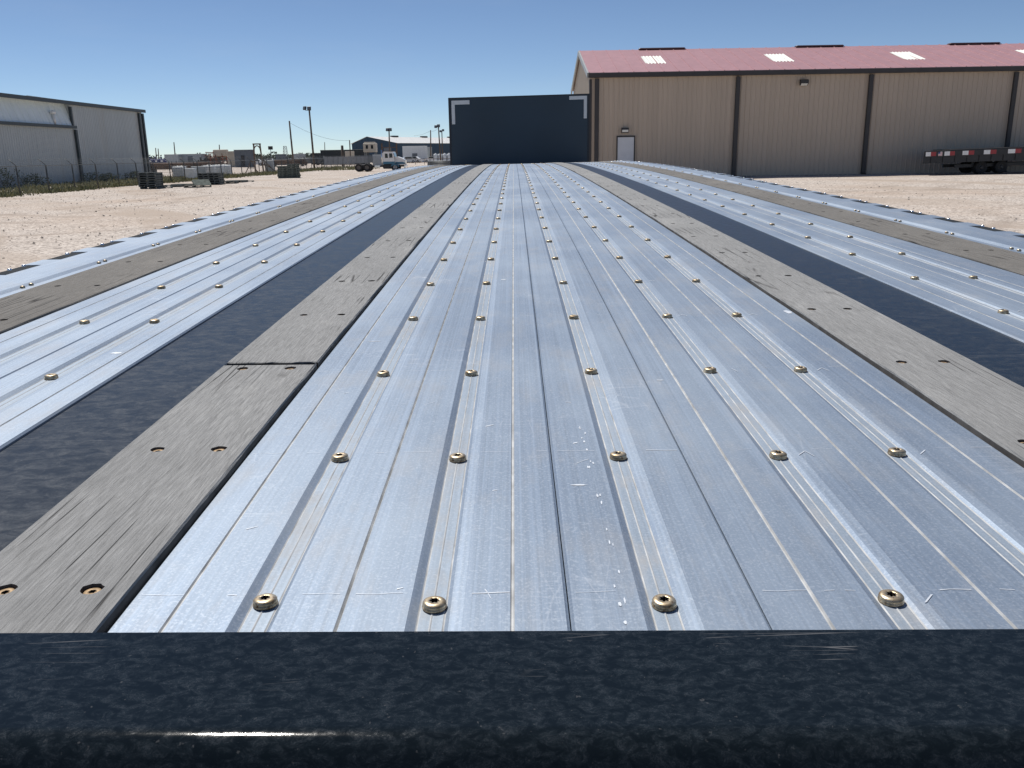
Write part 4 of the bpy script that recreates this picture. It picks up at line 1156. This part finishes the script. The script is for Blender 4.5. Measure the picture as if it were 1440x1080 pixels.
# white tank row near the headboard
for i,px in enumerate((612.5,618.8,625.2,631.6,637)):
    q=gp(px,196); t=thing('white_tank',['leftmost white tank of the row beside the headboard','second white tank from the left beside the headboard','middle white tank of the row beside the headboard','fourth white tank of the row beside the headboard','white tank half hidden behind the headboard edge'][i],'tank',q,0,'white tanks beside the headboard')
    mb=MB(); mb.lathe([(.48,0),(.5,.1),(.5,1.75),(.42,1.98),(.12,2.08),(.12,2.2),(0,2.2)],(0,0,0),16); mb.build('vessel',M['tote'],t)
    mb=MB(); mb.tube([(-.45,-.42,.3),(-.45,-.42,1.9)],.05,5); mb.tube([(-.45,-.42,.3),(.5,-.42,.3)],.05,5); mb.build('pipe',M['fence'],t)
q=gp(622,150); t=thing('pipe_stack','grey stack of pipes on the ground left of the headboard','pipe stack',q)
mb=MB()
for k in range(3):
    for i in range(6-k): mb.tube([(-2.6,i*.3+k*.15,.18+k*.26),(2.8,i*.3+k*.15,.18+k*.26)],.145,8)
mb.build('pipes',M['fence'],t)
for x in (-2.2,2.3):
    mb=MB(); mb.bar((x,-.25,0),(x,-.25,1.2),.08); mb.bar((x,2.0,0),(x,2.0,1.2),.08); mb.build('stake',M['fence'],t)
# rail fence behind truck
q=gp(588,175); t=thing('pipe_fence','low dark pipe fence across the yard behind the truck','fence',q)
for i in range(9):
    mb=MB(); mb.tube([(-6+i*1.8,0,0),(-6+i*1.8,0,1.15)],.05,6); mb.build('post',M['rusty'],t)
mb=MB(); 
for z in (.45,1.1): mb.tube([(-6,0,z),(8.4,0,z)],.04,6)
mb.build('rail',M['rusty'],t)

# ------------------------------------------------------------------ bobtail truck (side on, nose to the right)
ty=108.0; q=gp(534,ty); K=ty/1200.
def tx(px): return at(px,228,ty).x-q.x
def tz(py): return at(534,py,ty).z
t=thing('bobtail_truck','white and teal semi truck tractor parked without a trailer','truck',q)
y0,y1=-1.15,1.15
mb=MB()
mb.prism([(tx(541),tz(230)),(tx(541),tz(215)),(tx(542.2),tz(213.3)),(tx(554.8),tz(213.6)),(tx(556.5),tz(221)),(tx(557),tz(230))],y0,y1,'y'); cab=mb.build('cab',M['white_paint'],t,fixn=True)
for (a,b,c,d) in ((543.6,547.8,216.2,222.3),(549.6,554.2,216.0,222)):
    mb=MB(); mb.prism([(tx(a),tz(d)),(tx(a),tz(c)),(tx(b-.4),tz(c)),(tx(b),tz(d))],y0-.015,y0-.001,'y'); mb.build('window',M['glass'],cab,fixn=True)
mb=MB(); mb.prism([(tx(555.2),tz(221.5)),(tx(555.0),tz(216)),(tx(555.9),tz(216)),(tx(557.1),tz(221.5))],y0+.12,y1-.12,'y'); mb.build('windscreen',M['glass'],cab,fixn=True)
mb=MB(); mb.prism([(tx(557.1),tz(232)),(tx(557.1),tz(220.8)),(tx(560),tz(220.6)),(tx(566),tz(222.6)),(tx(569.5),tz(224.6)),(tx(570.3),tz(227.5)),(tx(570.3),tz(232))],-.85,.85,'y'); hood=mb.build('hood',M['white_paint'],t,fixn=True)
mb=MB(); mb.prism([(tx(557.2),tz(231)),(tx(557.2),tz(228)),(tx(567.5),tz(228)),(tx(570.35),tz(229)),(tx(570.35),tz(231))],-.86,-.852,'y'); mb.build('stripe',M['teal_paint'],hood,fixn=True)
mb=MB(); mb.prism([(tx(541),tz(230.8)),(tx(541),tz(227.4)),(tx(557),tz(227.4)),(tx(557),tz(230.8))],y0-.02,y0-.002,'y'); mb.build('stripe',M['teal_paint'],cab,fixn=True)
mb=MB(); mb.bbox(tx(570.35),tx(571.2),-.6,.6,tz(232),tz(225.2),.03); mb.build('grille',M['chrome'],hood)
mb=MB(); mb.bbox(tx(569.5),tx(572),-1.15,1.15,tz(236.5),tz(232.6),.04); mb.build('bumper',M['chrome'],t)
mb=MB(); mb.bbox(tx(571.2),tx(572.2),-.95,-.6,tz(231.5),tz(229.5),.03); mb.build('headlight',M['lamp_glass'],t)
mb=MB(); mb.box(tx(500),tx(571),-.45,-.25,tz(234.8),tz(232.4)); mb.box(tx(500),tx(571),.25,.45,tz(234.8),tz(232.4)); mb.box(tx(509),tx(512),-.25,.25,tz(234.4),tz(232.8)); mb.build('frame',M['black_metal'],t)
mb=MB(); mb.bbox(tx(540),tx(554),-1.1,-.5,tz(237.4),tz(230.9),.08); mb.build('fuel_tank',M['black_metal'],t); mb=MB(); mb.bbox(tx(540),tx(554),.5,1.1,tz(237.4),tz(230.9),.08); mb.build('fuel_tank',M['black_metal'],t)
mb=MB(); mb.bbox(tx(528),tx(536),-1.0,-.55,tz(235.5),tz(232.2),.03); mb.build('step_box',M['chrome'],t)
mb=MB(); mb.tube([(tx(539),-.9,tz(232)),(tx(539),-.9,tz(211))],.08,8); mb.build('exhaust_stack',M['chrome'],t)
mb=MB(); mb.bbox(tx(507),tx(516),-.5,.5,tz(232.3),tz(231),.03); mb.build('fifth_wheel',M['black_metal'],t)
mb=MB(); mb.prism([(tx(551),tz(234)),(tx(552.5),tz(231.2)),(tx(557),tz(230.2)),(tx(561.5),tz(231.5)),(tx(563),tz(235)),(tx(561.6),tz(235)),(tx(560),tz(232.6)),(tx(554.5),tz(232.6)),(tx(553),tz(234))],-1.16,-.86,'y'); mb.build('fender',M['teal_paint'],t,fixn=True)
for px in (506,517.5):
    for y in (-.95,-.66,.66,.95): wheel_parts(t,(tx(px),y,.46),.46,.25,'y',M['rim_dark'])
for y in (-.95,.95): wheel_parts(t,(tx(557),y,.46),.46,.27,'y')
for px in (506,517.5):
    pass

# ------------------------------------------------------------------ black flatbed trailer at the right
ty2=52.0; q0=at(1299,230,ty2); zb0=.20
t=thing('flatbed_trailer','black flatbed trailer with red and white reflective tape, parked before the tan building','trailer',(q0.x,ty2,zb0),R(-1.0))
t.rotation_euler[1]=R(-1.2)
zt0=at(1302,212.8,ty2).z-zb0; zlo=at(1302,230,ty2).z-zb0; LT=14.0
mb=MB()
mb.add([(0,0,zt0),(LT,0,zt0),(LT,2.5,zt0),(1.5,2.5,zt0),(-.06,0,zlo),(LT,0,zlo),(LT,2.5,zlo),(1.5,2.5,zlo)],[(0,1,2,3),(7,6,5,4),(0,4,5,1),(1,5,6,2),(2,6,7,3),(3,7,4,0)])
mb.box(0,LT,-.05,-.001,zt0-.33,zt0-.02); mb.box(1.6,LT,.01,2.49,zt0+.001,zt0+.04)
for k in range(20): mb.box(.4+k*.7,.5+k*.7,-.042,-.001,zlo+.02,zt0-.34)
body=mb.build('deck_body',M['black_metal'],t,fixn=True)
def tpx(px): return (at(px,216,ty2).x-q0.x)
for (a,b,c) in ((1302,1309,1316.5),(1328,1335.5,1342.5),(1353,1361.3,1369.2),(1382.5,1391.5,1400),(1416,1426,1434.5),(1452,1462,1471)):
    for (u0,u1,m,n_) in ((a,b,'tape_white','white_tape'),(b+.05,c,'tape_red','red_tape')):
        mb=MB(); mb.bbox(tpx(u0),tpx(u1),-.056,-.0505,zt0-.29,zt0-.05,.002); mb.build(n_,M[m],body)
x0,x1=tpx(1319.5),tpx(1325); mb=MB(); mb.box(x0,x1,-.056,-.0505,zt0-.29,zt0-.06,0)
for k in range(4): mb.box(x0+.001,x1-.001,-.058,-.0561,zt0-.28+.055*k,zt0-.255+.055*k,1)
mb.box(x0,x0+.11,-.060,-.0581,zt0-.17,zt0-.06,2)
mb.build('flag_decal',[M['tape_white'],M['pink'],M['navy']],body)
mb=MB(); xf=tpx(1350); mb.box(xf,LT,.5,.62,zlo-.32,zlo-.14); mb.box(xf,LT,1.9,2.02,zlo-.32,zlo-.14); mb.box(xf+1.2,xf+1.4,.62,1.9,zlo-.3,zlo-.15)
for k in range(5): mb.box(xf+1.0+k*1.6,xf+1.15+k*1.6,.52,.6,zlo-.14,zlo)
mb.build('frame',M['black_metal'],t)
for px in (1385,1413):
    x=tpx(px); a=MB(); a.tube([(x,.2,.36),(x,2.3,.36)],.07,8); a.build('axle',M['black_metal'],t)
    for y in (.35,.68,1.85,2.18): wheel_parts(t,(x,y,.36),.36,.24,'y',M['black_under'])

# ------------------------------------------------------------------ far trees
mb=MB()
for _ in range(340):
    px=random.uniform(-60,640); Y=random.uniform(430,640); q=gp(px,Y)
    h=random.uniform(2.2,3.6)+(1.6 if random.random()<.10 else 0); w=random.uniform(6,14)
    for k in range(70):
        a=random.uniform(0,6.28); e=random.random(); rr_=w*.5*math.sqrt(random.random())*(1-.5*e*e)
        c=Vector((q.x+rr_*math.cos(a),q.y+rr_*math.sin(a),h*(.08+.92*e))); s=random.uniform(.3,.65)
        n=Vector((random.uniform(-1,1),random.uniform(-1,.2),random.uniform(-.2,1))).normalized(); u=n.orthogonal().normalized()*s; v=n.cross(u)*.7
        mb.add([c-u,c+v,c+u,c-v],[(0,1,2,3)])
tag(mb.build('tree_line',M['treeline']),kind='stuff')

# ------------------------------------------------------------------ light
SUN=Vector((-.28,.42,.863)).normalized()
el=math.asin(SUN.z); az=math.atan2(SUN.x,SUN.y)
sd=bpy.data.lights.new('sun','SUN'); sd.energy=4.2; sd.angle=R(.53); sd.color=(1,.955,.89)
so=bpy.data.objects.new('sun',sd); COL.objects.link(so); so.rotation_euler=SUN.to_track_quat('Z','Y').to_euler(); so.location=(0,0,60)
w=bpy.data.worlds.new('World'); scene.world=w; w.use_nodes=True
nt=w.node_tree; bg=nt.nodes['Background']; sk=nt.nodes.new('ShaderNodeTexSky'); sk.sky_type='NISHITA'; sk.sun_disc=False
sk.sun_elevation=el; sk.sun_rotation=az%(2*math.pi); sk.air_density=.55; sk.dust_density=0; sk.ozone_density=2.6; sk.altitude=0
tc=nt.nodes.new('ShaderNodeTexCoord'); mp=nt.nodes.new('ShaderNodeMapping'); mp.inputs['Scale'].default_value=(2.2,2.2,11); nt.links.new(tc.outputs['Generated'],mp.inputs[0])
cn=nt.nodes.new('ShaderNodeTexNoise'); cn.inputs['Scale'].default_value=2.6; cn.inputs['Detail'].default_value=7; cn.inputs['Roughness'].default_value=.6; nt.links.new(mp.outputs[0],cn.inputs['Vector'])
cr=nt.nodes.new('ShaderNodeValToRGB'); cr.color_ramp.elements[0].position=.50; cr.color_ramp.elements[0].color=(0,0,0,1); cr.color_ramp.elements[1].position=.75; cr.color_ramp.elements[1].color=(.045,.045,.045,1); nt.links.new(cn.outputs['Fac'],cr.inputs[0])
cm=nt.nodes.new('ShaderNodeMix'); cm.data_type='RGBA'; nt.links.new(cr.outputs[0],cm.inputs[0]); nt.links.new(sk.outputs[0],cm.inputs[6]); cm.inputs[7].default_value=(6.5,6.8,7.2,1)
nt.links.new(cm.outputs[2],bg.inputs[0]); bg.inputs[1].default_value=.081
scene.view_settings.view_transform='Standard'; scene.view_settings.look='None'; scene.view_settings.exposure=.2; scene.view_settings.gamma=1
